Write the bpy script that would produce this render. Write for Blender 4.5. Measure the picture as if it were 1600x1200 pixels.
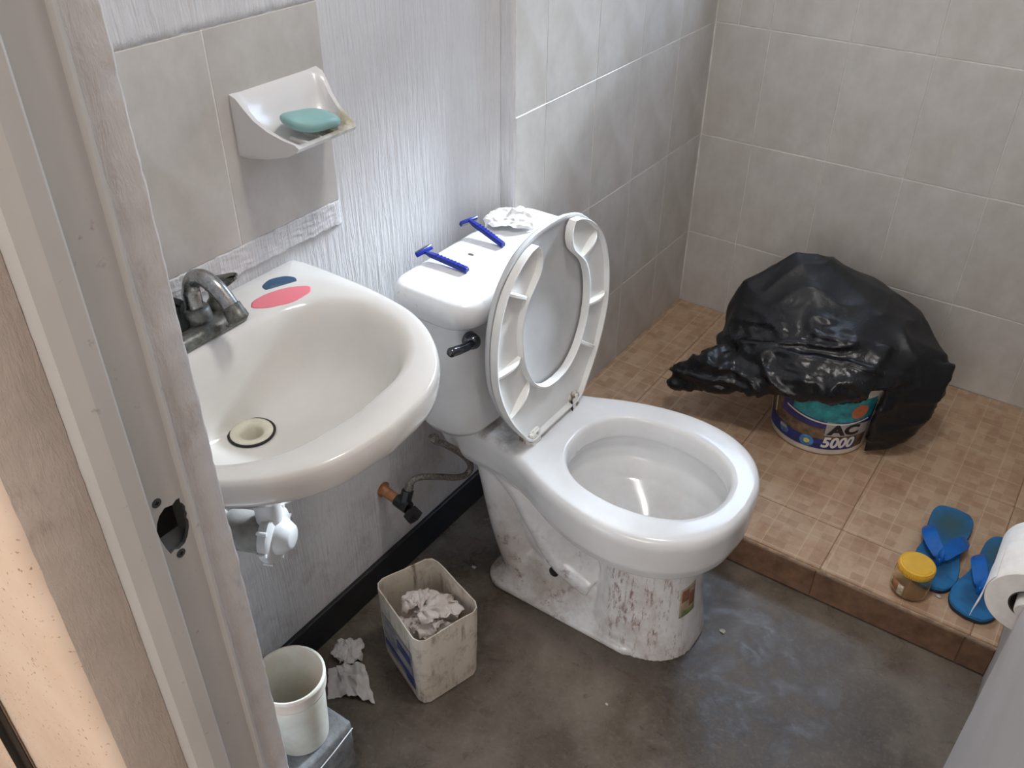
import bpy, bmesh, math, random
from mathutils import Vector, Matrix, Euler, noise
from mathutils.bvhtree import BVHTree

for o in list(bpy.data.objects): bpy.data.objects.remove(o)
sc = bpy.context.scene
C = sc.collection
PI = math.pi

# ------------------------------------------------------------------ camera
R = ((0.8205501857775072, -0.33487463391165734, 0.46320230157354786),
     (0.5715541957474687, 0.4738994056332483, -0.6698844338122197),
     (0.004816009132327957, 0.8144190155583227, 0.5802572473938175))
cam = bpy.data.cameras.new('camera')
cam.sensor_width = 36.0
cam.lens = 1397.724 / 1600 * 36.0
cam.clip_start = 0.02
camo = bpy.data.objects.new('camera', cam)
C.objects.link(camo)
M = Matrix(R).to_4x4(); M.translation = (0.9964, 0.0, 1.5)
camo.matrix_world = M
sc.camera = camo

# ------------------------------------------------------------------ world, sun, large lights, exposure
w = bpy.data.worlds.new('sky'); sc.world = w; w.use_nodes = True
bg = w.node_tree.nodes['Background']
bg.inputs['Color'].default_value = (0.60, 0.76, 1.0, 1)
bg.inputs['Strength'].default_value = 10.0

def light(name, kind, loc, energy, color, target=None, **kw):
    l = bpy.data.lights.new(name, kind); l.energy = energy; l.color = color
    for k, v in kw.items(): setattr(l, k, v)
    o = bpy.data.objects.new(name, l); C.objects.link(o); o.location = loc
    if target is not None:
        o.rotation_euler = (Vector(target) - Vector(loc)).to_track_quat('-Z', 'Y').to_euler()
    return o
SUN_DIR = Vector((-0.15, -1.0, -0.60))
light('sun', 'SUN', (1, 5, 4), 11.0, (0.76, 0.88, 1.0), target=Vector((1, 5, 4)) + SUN_DIR, angle=math.radians(9))
# unseen lights added in the hall: broad daylight fill and a warm fill
light('hall_fill', 'AREA', (1.0, -1.9, 1.75), 32.0, (1.0, 0.97, 0.94), target=(0.7, 1.6, 0.9), shape='RECTANGLE', size=1.5, size_y=1.3)
light('hall_warm_fill', 'POINT', (-0.25, -0.75, 0.9), 4.0, (1.0, 0.71, 0.52), shadow_soft_size=0.06)
# sky light entering through the high shower window
pl = light('window_portal', 'AREA', (0.43, 2.36, 1.5), 1.0, (1, 1, 1), target=(0.43, 0.0, 1.5), shape='RECTANGLE', size=0.72, size_y=0.62)
pl.data.cycles.is_portal = True

vs = sc.view_settings
vs.view_transform = 'Standard'; vs.look = 'None'; vs.gamma = 1.0; vs.use_curve_mapping = False
vs.exposure = -0.14

# ------------------------------------------------------------------ material helpers
def lin(c):
    r = []
    for v in c[:3]:
        v = v / 255.0
        r.append(v / 12.92 if v <= 0.04045 else ((v + 0.055) / 1.055) ** 2.4)
    return (*r, 1.0)

class NT:
    def __init__(s, name):
        s.m = bpy.data.materials.new(name); s.m.use_nodes = True
        s.t = s.m.node_tree; s.b = s.t.nodes['Principled BSDF']; s._co = None
    def n(s, typ, **kw):
        nd = s.t.nodes.new(typ)
        for k, v in kw.items():
            if k in nd.inputs: nd.inputs[k].default_value = v
            else: setattr(nd, k, v)
        return nd
    def l(s, a, b): s.t.links.new(a, b)
    def co(s, scale=(1, 1, 1)):
        if s._co is None: s._co = s.n('ShaderNodeTexCoord').outputs['Object']
        mp = s.n('ShaderNodeMapping'); mp.inputs['Scale'].default_value = scale
        s.l(s._co, mp.inputs['Vector']); return mp.outputs['Vector']
    def noise(s, scale, detail=4, rough=0.6, st=(1, 1, 1), dist=0.0):
        nd = s.n('ShaderNodeTexNoise'); nd.inputs['Scale'].default_value = scale
        nd.inputs['Detail'].default_value = detail; nd.inputs['Roughness'].default_value = rough
        nd.inputs['Distortion'].default_value = dist
        s.l(s.co(st), nd.inputs['Vector']); return nd.outputs['Fac']
    def ramp(s, fac, stops):
        nd = s.n('ShaderNodeValToRGB'); e = nd.color_ramp.elements
        while len(e) < len(stops): e.new(0.5)
        for el, (p, c) in zip(e, stops):
            el.position = p; el.color = c if len(c) == 4 else (*c, 1)
        s.l(fac, nd.inputs['Fac']); return nd.outputs['Color']
    def fac(s, fac, a, b, lo=0.0, hi=1.0):
        nd = s.n('ShaderNodeMapRange'); nd.inputs['From Min'].default_value = a; nd.inputs['From Max'].default_value = b
        nd.inputs['To Min'].default_value = lo; nd.inputs['To Max'].default_value = hi
        s.l(fac, nd.inputs['Value']); return nd.outputs['Result']
    def mix(s, fac, a, b, typ='MIX'):
        nd = s.n('ShaderNodeMix', data_type='RGBA', blend_type=typ)
        for sock, v in ((nd.inputs['Factor'], fac), (nd.inputs['A'], a), (nd.inputs['B'], b)):
            if hasattr(v, 'is_linked'): s.l(v, sock)
            else: sock.default_value = v
        return nd.outputs['Result']
    def math(s, op, a, b=0.0):
        nd = s.n('ShaderNodeMath', operation=op)
        for i, v in enumerate((a, b)):
            if hasattr(v, 'is_linked'): s.l(v, nd.inputs[i])
            else: nd.inputs[i].default_value = v
        return nd.outputs[0]
    def xyz(s):
        s.co(); nd = s.n('ShaderNodeSeparateXYZ'); s.l(s._co, nd.inputs[0]); return nd.outputs
    def bump(s, h, strength=0.3, dist=0.002):
        nd = s.n('ShaderNodeBump'); nd.inputs['Strength'].default_value = strength; nd.inputs['Distance'].default_value = dist
        s.l(h, nd.inputs['Height'])
        prev = s.b.inputs['Normal']
        if prev.is_linked: s.l(prev.links[0].from_socket, nd.inputs['Normal'])
        s.l(nd.outputs['Normal'], s.b.inputs['Normal'])
    def out(s, color=None, rough=None, metal=0.0, spec=None, coat=0.0):
        if color is not None:
            if hasattr(color, 'is_linked'): s.l(color, s.b.inputs['Base Color'])
            else: s.b.inputs['Base Color'].default_value = color
        if rough is not None:
            if hasattr(rough, 'is_linked'): s.l(rough, s.b.inputs['Roughness'])
            else: s.b.inputs['Roughness'].default_value = rough
        s.b.inputs['Metallic'].default_value = metal
        if spec is not None: s.b.inputs['Specular IOR Level'].default_value = spec
        s.b.inputs['Coat Weight'].default_value = coat
        return s.m

def simple(name, c, rough=0.5, metal=0.0, var=0.06, scale=30, bump=0.0, coat=0.0, spec=None):
    t = NT(name); f = t.noise(scale, 4)
    a = lin([max(0, v * (1 - var)) for v in c]); b = lin([min(255, v * (1 + var)) for v in c])
    t.out(t.mix(t.fac(f, 0.3, 0.7), a, b), rough, metal, spec, coat)
    if bump: t.bump(t.noise(scale * 4, 5), bump, 0.001)
    return t.m

def ceramic(name, c, rough=0.18, dirt=None, dirt_amt=0.5, coat=0.3):
    t = NT(name); f = t.noise(9, 5)
    col = t.mix(t.fac(f, 0.35, 0.7), lin(c), lin([v * 0.965 for v in c]))
    sp = t.noise(160, 3, 0.5)
    if dirt:
        patch = t.fac(t.noise(6, 4), 0.5, 0.75)
        col = t.mix(t.math('MULTIPLY', t.math('MULTIPLY', patch, t.fac(sp, 0.5, 0.72)), dirt_amt), col, lin(dirt))
    return t.out(col, rough, coat=coat)

MATS = {}
def build_materials():
    m = MATS
    # white combed plaster: vertical trowel streaks
    t = NT('white_plaster')
    st = t.noise(1, 5, 0.65, (110, 110, 9), 0.4)
    big = t.noise(4, 4)
    ry = t.xyz()
    low = t.fac(ry[2], 0.75, 0.15)
    dirt = t.math('MULTIPLY', t.math('MULTIPLY', t.fac(t.noise(14, 6, 0.7), 0.48, 0.75), low), 0.55)
    col = t.mix(t.fac(big, 0.3, 0.7), lin((226, 225, 226)), lin((208, 206, 206)))
    col = t.mix(dirt, col, lin((140, 124, 112)))
    t.out(col, 0.75, spec=0.3)
    t.bump(t.fac(st, 0.35, 0.7), 0.55, 0.004); t.bump(t.noise(60, 5), 0.25, 0.002)
    m['plaster'] = t.m
    t = NT('painted_plaster_smooth')
    col = t.mix(t.fac(t.noise(5, 5), 0.35, 0.7), lin((205, 201, 198)), lin((186, 180, 175)))
    t.out(col, 0.8, spec=0.25); t.bump(t.noise(40, 6), 0.3, 0.002); m['plaster_smooth'] = t.m
    # bare cement plaster of the jamb
    def jamb(nm, c1, c2, c3):
        t = NT(nm)
        f = t.noise(1, 6, 0.7, (60, 60, 16), 0.3)
        col = t.mix(t.fac(t.noise(7, 6, 0.7), 0.35, 0.68), lin(c1), lin(c2))
        col = t.mix(t.math('MULTIPLY', t.fac(t.noise(28, 5, 0.7, (1, 1, .5)), 0.6, 0.75), 0.6), col, lin(c3))
        t.out(col, 0.85, spec=0.2)
        t.bump(t.fac(f, 0.45, 0.75), 0.3, 0.003); t.bump(t.noise(45, 6), 0.35, 0.002); return t.m
    m['jamb_brown'] = jamb('jamb_cement', (204, 193, 184), (184, 172, 162), (150, 132, 118))
    m['jamb_strip'] = jamb('jamb_strip', (207, 205, 205), (190, 186, 183), (150, 140, 132))
    t = NT('cream_wall')
    col = t.mix(t.fac(t.noise(10, 5), 0.35, 0.7), lin((246, 228, 210)), lin((236, 214, 194)))
    col = t.mix(t.math('MULTIPLY', t.fac(t.noise(220, 2, 0.5), 0.66, 0.74), 0.8), col, lin((150, 105, 80)))
    t.out(col, 0.7, spec=0.3); t.bump(t.noise(90, 4), 0.2, 0.001); m['cream'] = t.m
    t = NT('steel_frame')
    col = t.mix(t.fac(t.noise(6, 5, .6, (1, 1, .35)), 0.35, 0.7), lin((198, 197, 195)), lin((178, 178, 176)))
    col = t.mix(t.math('MULTIPLY', t.fac(t.noise(70, 3), 0.68, 0.76), 0.5), col, lin((120, 104, 90)))
    t.out(col, 0.42, spec=0.45); m['frame'] = t.m
    m['hole_metal'] = simple('lock_hole_metal', (104, 110, 112), 0.5, 0.4)
    m['black_void'] = simple('lock_hole_depth', (18, 18, 20), 0.9)
    m['screw'] = simple('screw_metal', (92, 96, 96), 0.45, 0.7)
    # wall tiles: beige grey with soft vertical mottling
    def tile(nm, c1, c2, st):
        t = NT(nm)
        inf = t.n('ShaderNodeObjectInfo')
        f = t.noise(14, 6, 0.65, st); g = t.noise(5, 4)
        col = t.mix(t.fac(f, 0.32, 0.7), lin(c1), lin(c2))
        col = t.mix(t.math('MULTIPLY', t.fac(g, 0.5, 0.8), 0.35), col, lin((196, 186, 172)))
        col = t.mix(t.fac(inf.outputs['Random'], 0, 1, 0, 0.10), col, lin((160, 150, 140)))
        t.out(col, t.fac(f, 0, 1, 0.28, 0.42), spec=0.45); t.bump(t.noise(120, 3), 0.06, 0.0006); return t.m
    m['tile'] = tile('wall_tile', (206, 202, 197), (187, 182, 176), (1, 1, 0.75))
    m['grout'] = simple('grout', (222, 218, 212), 0.85, 0, 0.08, 20)
    # printed mosaic floor tile
    t = NT('shower_floor_tile')
    def cells(scale, rnd=1.0):
        v = t.n('ShaderNodeTexVoronoi', distance='CHEBYCHEV'); v.inputs['Scale'].default_value = scale; v.inputs['Randomness'].default_value = 0.0
        t.l(t.co(), v.inputs['Vector']); return v
    v1 = cells(38); v2 = cells(19)
    base = t.mix(t.fac(t.noise(9, 5), 0.3, 0.7), lin((206, 178, 150)), lin((184, 150, 121)))
    sep = t.n('ShaderNodeSeparateColor'); t.l(v1.outputs['Color'], sep.inputs[0])
    base = t.mix(t.fac(sep.outputs[0], 0, 1, 0, 0.42), base, lin((140, 102, 76)))
    base = t.mix(t.fac(t.noise(26, 6, .7), 0.5, 0.72, 0, 0.55), base, lin((150, 108, 80)))
    base = t.mix(t.fac(v1.outputs['Distance'], 0.42, 0.49, 0, 0.16), base, lin((206, 184, 158)))
    # wider light lines every three cells
    X = t.xyz()
    def lines(o, per):
        return t.fac(t.math('PINGPONG', t.math('ADD', o, 5.0), per / 2), per / 2 - 0.0016, per / 2 - 0.0004)
    g = t.math('MAXIMUM', lines(X[0], 0.079), lines(X[1], 0.079))
    base = t.mix(t.math('MULTIPLY', g, 0.45), base, lin((218, 198, 172)))
    t.out(base, t.fac(t.noise(12, 4), .3, .7, 0.38, 0.6), spec=0.4); t.bump(v1.outputs['Distance'], -0.08, 0.0008)
    m['floor_tile'] = t.m
    t = NT('step_riser_tile')
    col = t.mix(t.fac(t.noise(22, 6, .7), 0.35, 0.7), lin((132, 102, 80)), lin((92, 66, 50)))  # dark browns include the shade on the step front
    t.out(col, 0.45); t.bump(t.noise(60, 4), 0.15, 0.001); m['riser'] = t.m
    m['nosing'] = simple('step_edge_grout', (158, 138, 118), .9, 0, .25, 30)
    m['floor_grout'] = simple('floor_grout', (150, 120, 94), 0.9, 0, 0.15, 25)
    # damp concrete floor
    t = NT('concrete_floor')
    f = t.noise(3.2, 8, 0.62, dist=0.3); f2 = t.noise(14, 8, 0.7, dist=0.5)
    col = t.ramp(f, [(0.32, lin((68, 59, 50))), (0.5, lin((92, 82, 71))), (0.66, lin((124, 114, 103)))])
    col = t.mix(t.fac(f2, 0.50, 0.78, 0, 0.40), col, lin((142, 134, 125)))
    col = t.mix(t.fac(t.noise(90, 6, .75), 0.50, 0.75, 0, 0.35), col, lin((152, 143, 133)))
    col = t.mix(t.fac(t.noise(40, 6, .7), 0.60, 0.72, 0, 0.6), col, lin((54, 46, 40)))
    t.out(col, t.ramp(f2, [(0.35, (.20, .20, .20)), (0.62, (.48, .48, .48))]), spec=0.5)
    t.bump(t.noise(30, 8, .7), 0.35, 0.002); m['concrete'] = t.m
    m['black_band'] = simple('black_baseboard_paint', (30, 31, 34), 0.5, 0, 0.25, 30, 0.2)
    # ceramics
    m['sink'] = ceramic('sink_ceramic', (232, 229, 224), 0.16)
    t = NT('tank_ceramic'); f = t.noise(9, 4)
    col = t.mix(t.fac(f, .3, .7), lin((238, 238, 238)), lin((226, 225, 224)))
    t.out(col, 0.17, coat=0.2); m['tank'] = t.m
    t = NT('tank_lid_ceramic'); f = t.noise(9, 4)
    col = t.mix(t.fac(f, .3, .7), lin((240, 241, 242)), lin((228, 228, 228)))
    col = t.mix(t.math('MULTIPLY', t.fac(t.noise(55, 6, .7), 0.6, 0.7), 0.35), col, lin((128, 126, 124)))
    t.out(col, 0.22, coat=0.2); m['tank_lid'] = t.m
    # bowl: rusty speckle streaks on the front of the foot, grime low down
    t = NT('bowl_ceramic')
    X = t.xyz()
    col = t.mix(t.fac(t.noise(9, 4), .3, .7), lin((238, 238, 238)), lin((226, 225, 224)))
    lowm = t.fac(X[2], 0.30, 0.04)
    grime = t.math('MULTIPLY', t.math('MULTIPLY', t.fac(t.noise(9, 6, .7), 0.42, 0.7), lowm), 0.75)
    col = t.mix(grime, col, lin((160, 142, 126)))
    side = t.fac(t.math('ABSOLUTE', t.math('SUBTRACT', X[1], -0.085)), 0.05, 0.015)
    front = t.math('MULTIPLY', t.fac(X[0], 0.43, 0.46), t.fac(X[2], 0.235, 0.20))
    strk = t.math('MULTIPLY', t.fac(t.noise(1, 5, .8, (95, 95, 26)), 0.50, 0.60), t.fac(t.noise(1, 2, .5, (70, 70, 4)), 0.42, 0.58))
    col = t.mix(t.math('MULTIPLY', t.math('MULTIPLY', side, front), t.math('MULTIPLY', strk, 0.85)), col, lin((126, 74, 56)))
    back = t.math('MULTIPLY', t.fac(X[2], 0.24, 0.12), t.fac(X[0], 0.40, 0.34))
    col = t.mix(t.math('MULTIPLY', t.math('MULTIPLY', back, t.fac(t.noise(34, 6, .75), 0.55, 0.66)), 0.7), col, lin((126, 92, 74)))
    # yellow-brown grime on the deck round the hinges
    deck = t.math('MULTIPLY', t.fac(X[2], 0.385, 0.395), t.fac(X[0], 0.25, 0.20))
    col = t.mix(t.math('MULTIPLY', t.math('MULTIPLY', deck, t.fac(t.noise(20, 5, .7), 0.4, 0.62)), 0.6), col, lin((122, 106, 84)))
    t.out(col, 0.18, coat=0.25); m['bowl'] = t.m
    m['seat'] = simple('seat_plastic', (226, 225, 222), 0.33, 0, 0.03, 12)
    m['seat_rib'] = simple('seat_rib_plastic', (238, 237, 232), 0.35, 0, 0.03, 12)
    m['seat_lid'] = simple('seat_lid_plastic', (196, 196, 196), 0.38, 0, 0.03, 12)
    t = NT('hinge_plastic'); col = t.mix(t.fac(t.noise(60, 5, .7), 0.5, 0.62), lin((226, 223, 216)), lin((120, 98, 74)))
    t.out(col, 0.45); m['hinge'] = t.m
    t = NT('soap_dish_ceramic'); X = t.xyz()
    tray = t.math('MULTIPLY', t.fac(X[0], 0.035, 0.075), t.fac(t.noise(34, 6, .7), 0.36, 0.58))
    tray = t.math('MULTIPLY', tray, t.fac(X[1], 0.03, 0.10))
    col = t.mix(t.math('MULTIPLY', tray, 0.85), lin((224, 221, 220)), lin((172, 158, 122)))
    t.out(col, 0.3, coat=.2); m['soap_dish'] = t.m
    m['soap'] = simple('green_soap', (140, 182, 180), 0.42, 0, 0.04, 15)
    t = NT('worn_chrome'); f = t.noise(45, 6, .7)
    t.out(t.mix(t.fac(f, .42, .66), lin((188, 190, 192)), lin((122, 120, 112))), t.fac(f, .3, .7, .16, .42), 0.95)
    t.bump(f, .12, .001); m['chrome'] = t.m
    t = NT('corroded_base'); f = t.noise(50, 6, .7)
    t.out(t.mix(t.fac(f, .4, .65), lin((142, 146, 142)), lin((88, 84, 74))), .42, 0.75); t.bump(f, .2, .001); m['chrome_dull'] = t.m
    m['chrome_dark'] = simple('dark_chrome', (96, 98, 104), 0.15, 1.0, 0.2, 30)
    m['dark_green'] = simple('dark_handle', (36, 40, 38), 0.35, 0.4, .3)
    m['pink'] = NT('pink_paint').out(lin((238, 130, 142)), 0.5)
    m['navy'] = NT('blue_paint').out(lin((52, 84, 116)), 0.5)
    m['drain_plastic'] = simple('drain_plastic', (222, 218, 200), 0.35)
    m['black'] = simple('black_rubber', (26, 25, 24), 0.6, 0, .3)
    m['white_pvc'] = simple('white_pvc', (208, 207, 205), 0.35, 0, .03)
    m['grey_pvc'] = simple('grey_pipe', (138, 134, 128), 0.6, 0, .15, 40)
    t = NT('braided_hose'); wv = t.noise(260, 2)
    t.out(t.mix(t.fac(wv, .4, .6), lin((146, 140, 132)), lin((92, 86, 80))), .5, .3); t.bump(wv, .5, .001); m['hose'] = t.m
    m['black_plastic'] = simple('black_plastic', (26, 26, 28), 0.32, 0, .2)
    m['copper'] = simple('copper_stub', (168, 118, 84), 0.5, .5, .2, 60)
    m['razor'] = NT('razor_blue').out(lin((14, 36, 132)), 0.28)
    m['steel'] = simple('blade_steel', (190, 194, 200), 0.2, 1.0)
    def paper(nm, c):
        t = NT(nm); t.out(t.mix(t.fac(t.noise(40, 5), .4, .7), lin(c), lin([v * .93 for v in c])), .85, spec=.15)
        t.bump(t.noise(90, 5), .25, .001); t.b.inputs['Subsurface Weight'].default_value = 0.05; return t.m
    m['paper'] = paper('toilet_paper', (236, 234, 232)); m['paper_dirty'] = paper('used_paper', (232, 221, 213))
    m['paper_grey'] = paper('floor_paper', (206, 200, 196))
    t = NT('dirty_jug'); X = t.xyz()
    col = t.mix(t.fac(t.noise(10, 5), .35, .7), lin((226, 217, 203)), lin((206, 193, 175)))
    drip = t.math('MULTIPLY', t.fac(t.noise(1, 5, .7, (70, 70, 7)), .50, .64), t.fac(t.noise(1, 4, .6, (30, 30, 18)), .44, .6))
    col = t.mix(t.math('MULTIPLY', drip, .8), col, lin((104, 80, 62)))
    col = t.mix(t.math('MULTIPLY', t.fac(t.noise(26, 6, .75), .52, .66), .45), col, lin((132, 106, 84)))
    t.out(col, .45); m['jug'] = t.m
    t = NT('jug_label'); X = t.xyz()
    col = t.mix(t.fac(t.noise(30, 5), .45, .6), lin((170, 164, 160)), lin((120, 124, 140)))
    t.out(col, .5); m['jug_label'] = t.m
    m['jug_blue'] = simple('jug_label_blue', (52, 62, 110), .5, 0, .3, 60)
    t = NT('cup_plastic'); t.out(t.mix(t.fac(t.noise(12, 5), .4, .7), lin((212, 207, 196)), lin((190, 180, 164))), .38)
    t.b.inputs['Subsurface Weight'].default_value = .1; m['cup'] = t.m
    t = NT('concrete_block'); f = t.noise(30, 8, .75)
    t.out(t.mix(t.fac(f, .35, .7), lin((104, 106, 108)), lin((150, 150, 150))), .9, spec=.2); t.bump(f, .8, .004); m['block'] = t.m
    t = NT('black_bag'); f = t.noise(22, 6, .6, dist=.6); g = t.noise(70, 5, .6, (1, 1, .5), .8)
    X = t.xyz()
    dusty = t.fac(X[1], -.11, .02)          # the stuffed back of the bag is dusty and dull, the folded mouth clean and glossy
    col = t.mix(t.math('MULTIPLY', t.fac(t.noise(180, 3), .66, .74), .25), lin((21, 21, 24)), lin((120, 120, 120)))
    t.out(col, t.math('ADD', t.fac(f, .3, .7, .20, .30), t.math('MULTIPLY', dusty, .22)), spec=.45)
    t.bump(f, .3, .006); t.bump(g, .3, .0015); m['bag'] = t.m
    m['bucket'] = simple('bucket_plastic', (214, 206, 192), .4, 0, .08, 14)
    m['bk_blue'] = simple('bucket_label_navy', (40, 52, 118), .4, 0, .2, 40)
    m['bk_navy'] = simple('bucket_label_dark', (52, 50, 104), .4, 0, .2, 40)
    m['bk_teal'] = simple('bucket_label_teal', (44, 134, 142), .4, 0, .25, 40)
    m['bk_orange'] = simple('bucket_label_orange', (186, 106, 72), .4, 0, .1, 40)
    m['bk_brown'] = simple('bucket_label_worn', (104, 86, 66), .6, 0, .35, 50)
    m['bk_grey'] = simple('bucket_label_grey', (168, 164, 160), .45, 0, .1, 30)
    m['bk_ltblue'] = simple('bucket_label_round', (70, 118, 168), .4, 0, .3, 60)
    m['bk_yellow'] = simple('bucket_label_yellow', (206, 200, 110), .4, 0, .2, 60)
    m['bk_white'] = NT('bucket_print_white').out(lin((224, 220, 214)), .45)
    m['bk_ink'] = NT('bucket_print_ink').out(lin((26, 28, 34)), .45)
    m['yellow'] = simple('yellow_lid', (238, 186, 62), .35, 0, .05, 20)
    t = NT('jar_plastic'); t.out(lin((255, 246, 226)), .10); t.b.inputs['Transmission Weight'].default_value = .97; t.b.inputs['IOR'].default_value = 1.08; m['jar'] = t.m
    m['jar_label'] = simple('jar_label', (146, 104, 72), .5, 0, .2, 60)
    m['jar_code'] = simple('jar_label_code', (196, 184, 164), .5, 0, .3, 200)
    t = NT('sandal_foam'); X = t.xyz()
    dx = t.math('POWER', t.math('DIVIDE', X[0], .05), 2.0); dy = t.math('POWER', t.math('DIVIDE', t.math('SUBTRACT', X[1], .075), .06), 2.0)
    heel = t.fac(t.math('ADD', dx, dy), 1.0, 0.0)
    col = t.mix(t.fac(t.noise(40, 5), .4, .65), lin((36, 116, 172)), lin((32, 100, 152)))
    col = t.mix(t.math('MULTIPLY', heel, .95), col, lin((58, 88, 88)))
    dx = t.math('POWER', t.math('DIVIDE', X[0], .038), 2.0); dy = t.math('POWER', t.math('DIVIDE', t.math('ADD', X[1], .075), .045), 2.0)
    toe = t.fac(t.math('ADD', dx, dy), 1.0, 0.3)
    col = t.mix(t.math('MULTIPLY', toe, .6), col, lin((28, 66, 100)))
    t.out(col, .75); t.bump(t.noise(300, 2), .2, .0006); m['sandal'] = t.m
    m['sandal_side'] = simple('sandal_sole_dark', (30, 42, 58), .7, 0, .1)
    m['strap'] = simple('sandal_strap', (24, 104, 190), .42, 0, .08)
    t = NT('door_paint'); t.out(t.mix(t.fac(t.noise(5, 4), .35, .7), lin((198, 196, 197)), lin((188, 186, 186))), .5); t.bump(t.noise(70, 4), .06, .001); m['door'] = t.m
    m['cardboard'] = simple('cardboard_core', (64, 54, 48), .8)
    m['sticker'] = simple('faded_sticker', (172, 152, 132), .5, 0, .12, 50)
    m['sticker_b'] = simple('sticker_brown', (132, 92, 72), .5, 0, .2, 50)
    m['sticker_g'] = simple('sticker_green', (124, 142, 92), .5, 0, .2, 50)
    m['ceiling'] = simple('ceiling_paint', (222, 220, 216), .85)
    m['debris'] = simple('debris', (196, 192, 186), .8)
    m['debris_dark'] = simple('debris_dark', (92, 92, 94), .7)
build_materials()

# ------------------------------------------------------------------ object helpers
BASE = {}
def empty(name, loc, label=None, cat=None, group=None, kind=None):
    o = bpy.data.objects.new(name, None); C.objects.link(o); o.location = loc; o.empty_display_size = .05
    BASE[o.name] = Vector(loc); tag(o, label, cat, group, kind); return o
def tag(o, label=None, cat=None, group=None, kind=None):
    if label: o['label'] = label
    if cat: o['category'] = cat
    if group: o['group'] = group
    if kind: o['kind'] = kind
    return o
def mk(name, bm, mat, parent=None, smooth=True, loc=None, auto=None):
    """bm holds world coordinates; the object's origin is its parent's base (or loc)"""
    base = BASE[parent.name] if parent else Vector(loc or (0, 0, 0))
    bmesh.ops.recalc_face_normals(bm, faces=bm.faces)
    for v in bm.verts: v.co -= base
    me = bpy.data.meshes.new(name); bm.to_mesh(me); bm.free()
    for p in me.polygons: p.use_smooth = smooth
    for mm in (mat if isinstance(mat, (list, tuple)) else [mat]):
        me.materials.append(MATS[mm] if isinstance(mm, str) else mm)
    if smooth and auto: me.set_sharp_from_angle(angle=math.radians(auto))
    o = bpy.data.objects.new(name, me); C.objects.link(o)
    if parent: o.parent = parent
    else: o.location = base
    BASE[o.name] = base
    return o
def box(bm, lo, hi, bevel=0.0, seg=1):
    x0, y0, z0 = lo; x1, y1, z1 = hi
    v = [bm.verts.new(p) for p in ((x0,y0,z0),(x1,y0,z0),(x1,y1,z0),(x0,y1,z0),(x0,y0,z1),(x1,y0,z1),(x1,y1,z1),(x0,y1,z1))]
    fs = [bm.faces.new([v[i] for i in q]) for q in ((0,3,2,1),(4,5,6,7),(0,1,5,4),(1,2,6,5),(2,3,7,6),(3,0,4,7))]
    if bevel:
        es = list({e for f in fs for e in f.edges})
        bmesh.ops.bevel(bm, geom=es, offset=bevel, segments=seg, affect='EDGES', profile=.5)
def boxo(name, lo, hi, mat, parent=None, bevel=0.0, seg=2, smooth=False, loc=None):
    bm = bmesh.new(); box(bm, lo, hi, bevel, seg)
    return mk(name, bm, mat, parent, smooth, loc)
def loft(bm, rings, cap0=True, cap1=True, closed=True):
    vr = [[bm.verts.new(p) for p in r] for r in rings]
    n = len(vr[0])
    for a, b in zip(vr, vr[1:]):
        for i in range(n if closed else n - 1):
            j = (i + 1) % n
            bm.faces.new((a[i], a[j], b[j], b[i]))
    if cap0: bm.faces.new(list(reversed(vr[0])))
    if cap1: bm.faces.new(vr[-1])
    return vr
def frame_at(d):
    d = Vector(d).normalized(); up = Vector((0, 0, 1)) if abs(d.z) < .95 else Vector((1, 0, 0))
    a = d.cross(up).normalized(); return a, a.cross(d).normalized()
def tube(bm, pts, r, n=16, cap=True):
    pts = [Vector(p) for p in pts]; rings = []; a = None
    for i, p in enumerate(pts):
        d = (pts[min(i+1, len(pts)-1)] - pts[max(i-1, 0)]).normalized()
        if a is None: a, b = frame_at(d)
        else:
            a = (a - d * a.dot(d)).normalized(); b = d.cross(a) * -1
        b = a.cross(d).normalized()
        rr = r[i] if isinstance(r, (list, tuple)) else r
        rings.append([p + (a * math.cos(t) + b * math.sin(t)) * rr for t in [2*PI*k/n for k in range(n)]])
    loft(bm, rings, cap, cap)
def spline(pts, n=8):
    P = [Vector(p) for p in pts]; P = [P[0]*2-P[1]] + P + [P[-1]*2-P[-2]]; out = []
    for i in range(1, len(P)-2):
        for k in range(n):
            t = k / n; p0, p1, p2, p3 = P[i-1:i+3]
            out.append(.5*((2*p1)+(p2-p0)*t+(2*p0-5*p1+4*p2-p3)*t*t+(3*p1-p0-3*p2+p3)*t**3))
    out.append(P[-2].copy()); return out
def lathe(bm, prof, c, axis=(0, 0, 1), n=40, cap0=True, cap1=True):
    """prof: (radius, height along axis)"""
    ax = Vector(axis).normalized(); a, b = frame_at(ax); c = Vector(c)
    loft(bm, [[c + ax*h + (a*math.cos(2*PI*k/n)+b*math.sin(2*PI*k/n))*r for k in range(n)] for r, h in prof], cap0, cap1)
def rrect(x0, x1, y0, y1, r, z, n=8, bow=0.0):
    """rounded rectangle ring; bow pushes the +x side out in the middle"""
    pts = []
    for cx, cy, a0 in ((x1-r, y1-r, 0), (x0+r, y1-r, 90), (x0+r, y0+r, 180), (x1-r, y0+r, 270)):
        for k in range(n + 1):
            a = math.radians(a0 + 90*k/n); pts.append([cx + r*math.cos(a), cy + r*math.sin(a), z])
    # extra points along the long sides
    out = []
    for i, p in enumerate(pts):
        q = pts[(i+1) % len(pts)]; out.append(p)
        if i % (n+1) == n:
            for k in range(1, 8): out.append([p[0]+(q[0]-p[0])*k/8, p[1]+(q[1]-p[1])*k/8, z])
    ym = (y0+y1)/2; hw = (y1-y0)/2; xm = (x0+x1)/2
    for p in out:
        f = max(0, (p[0]-xm)/(x1-xm)); p[0] += bow*f*(1-((p[1]-ym)/hw)**2)
    return [Vector(p) for p in out]
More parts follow.
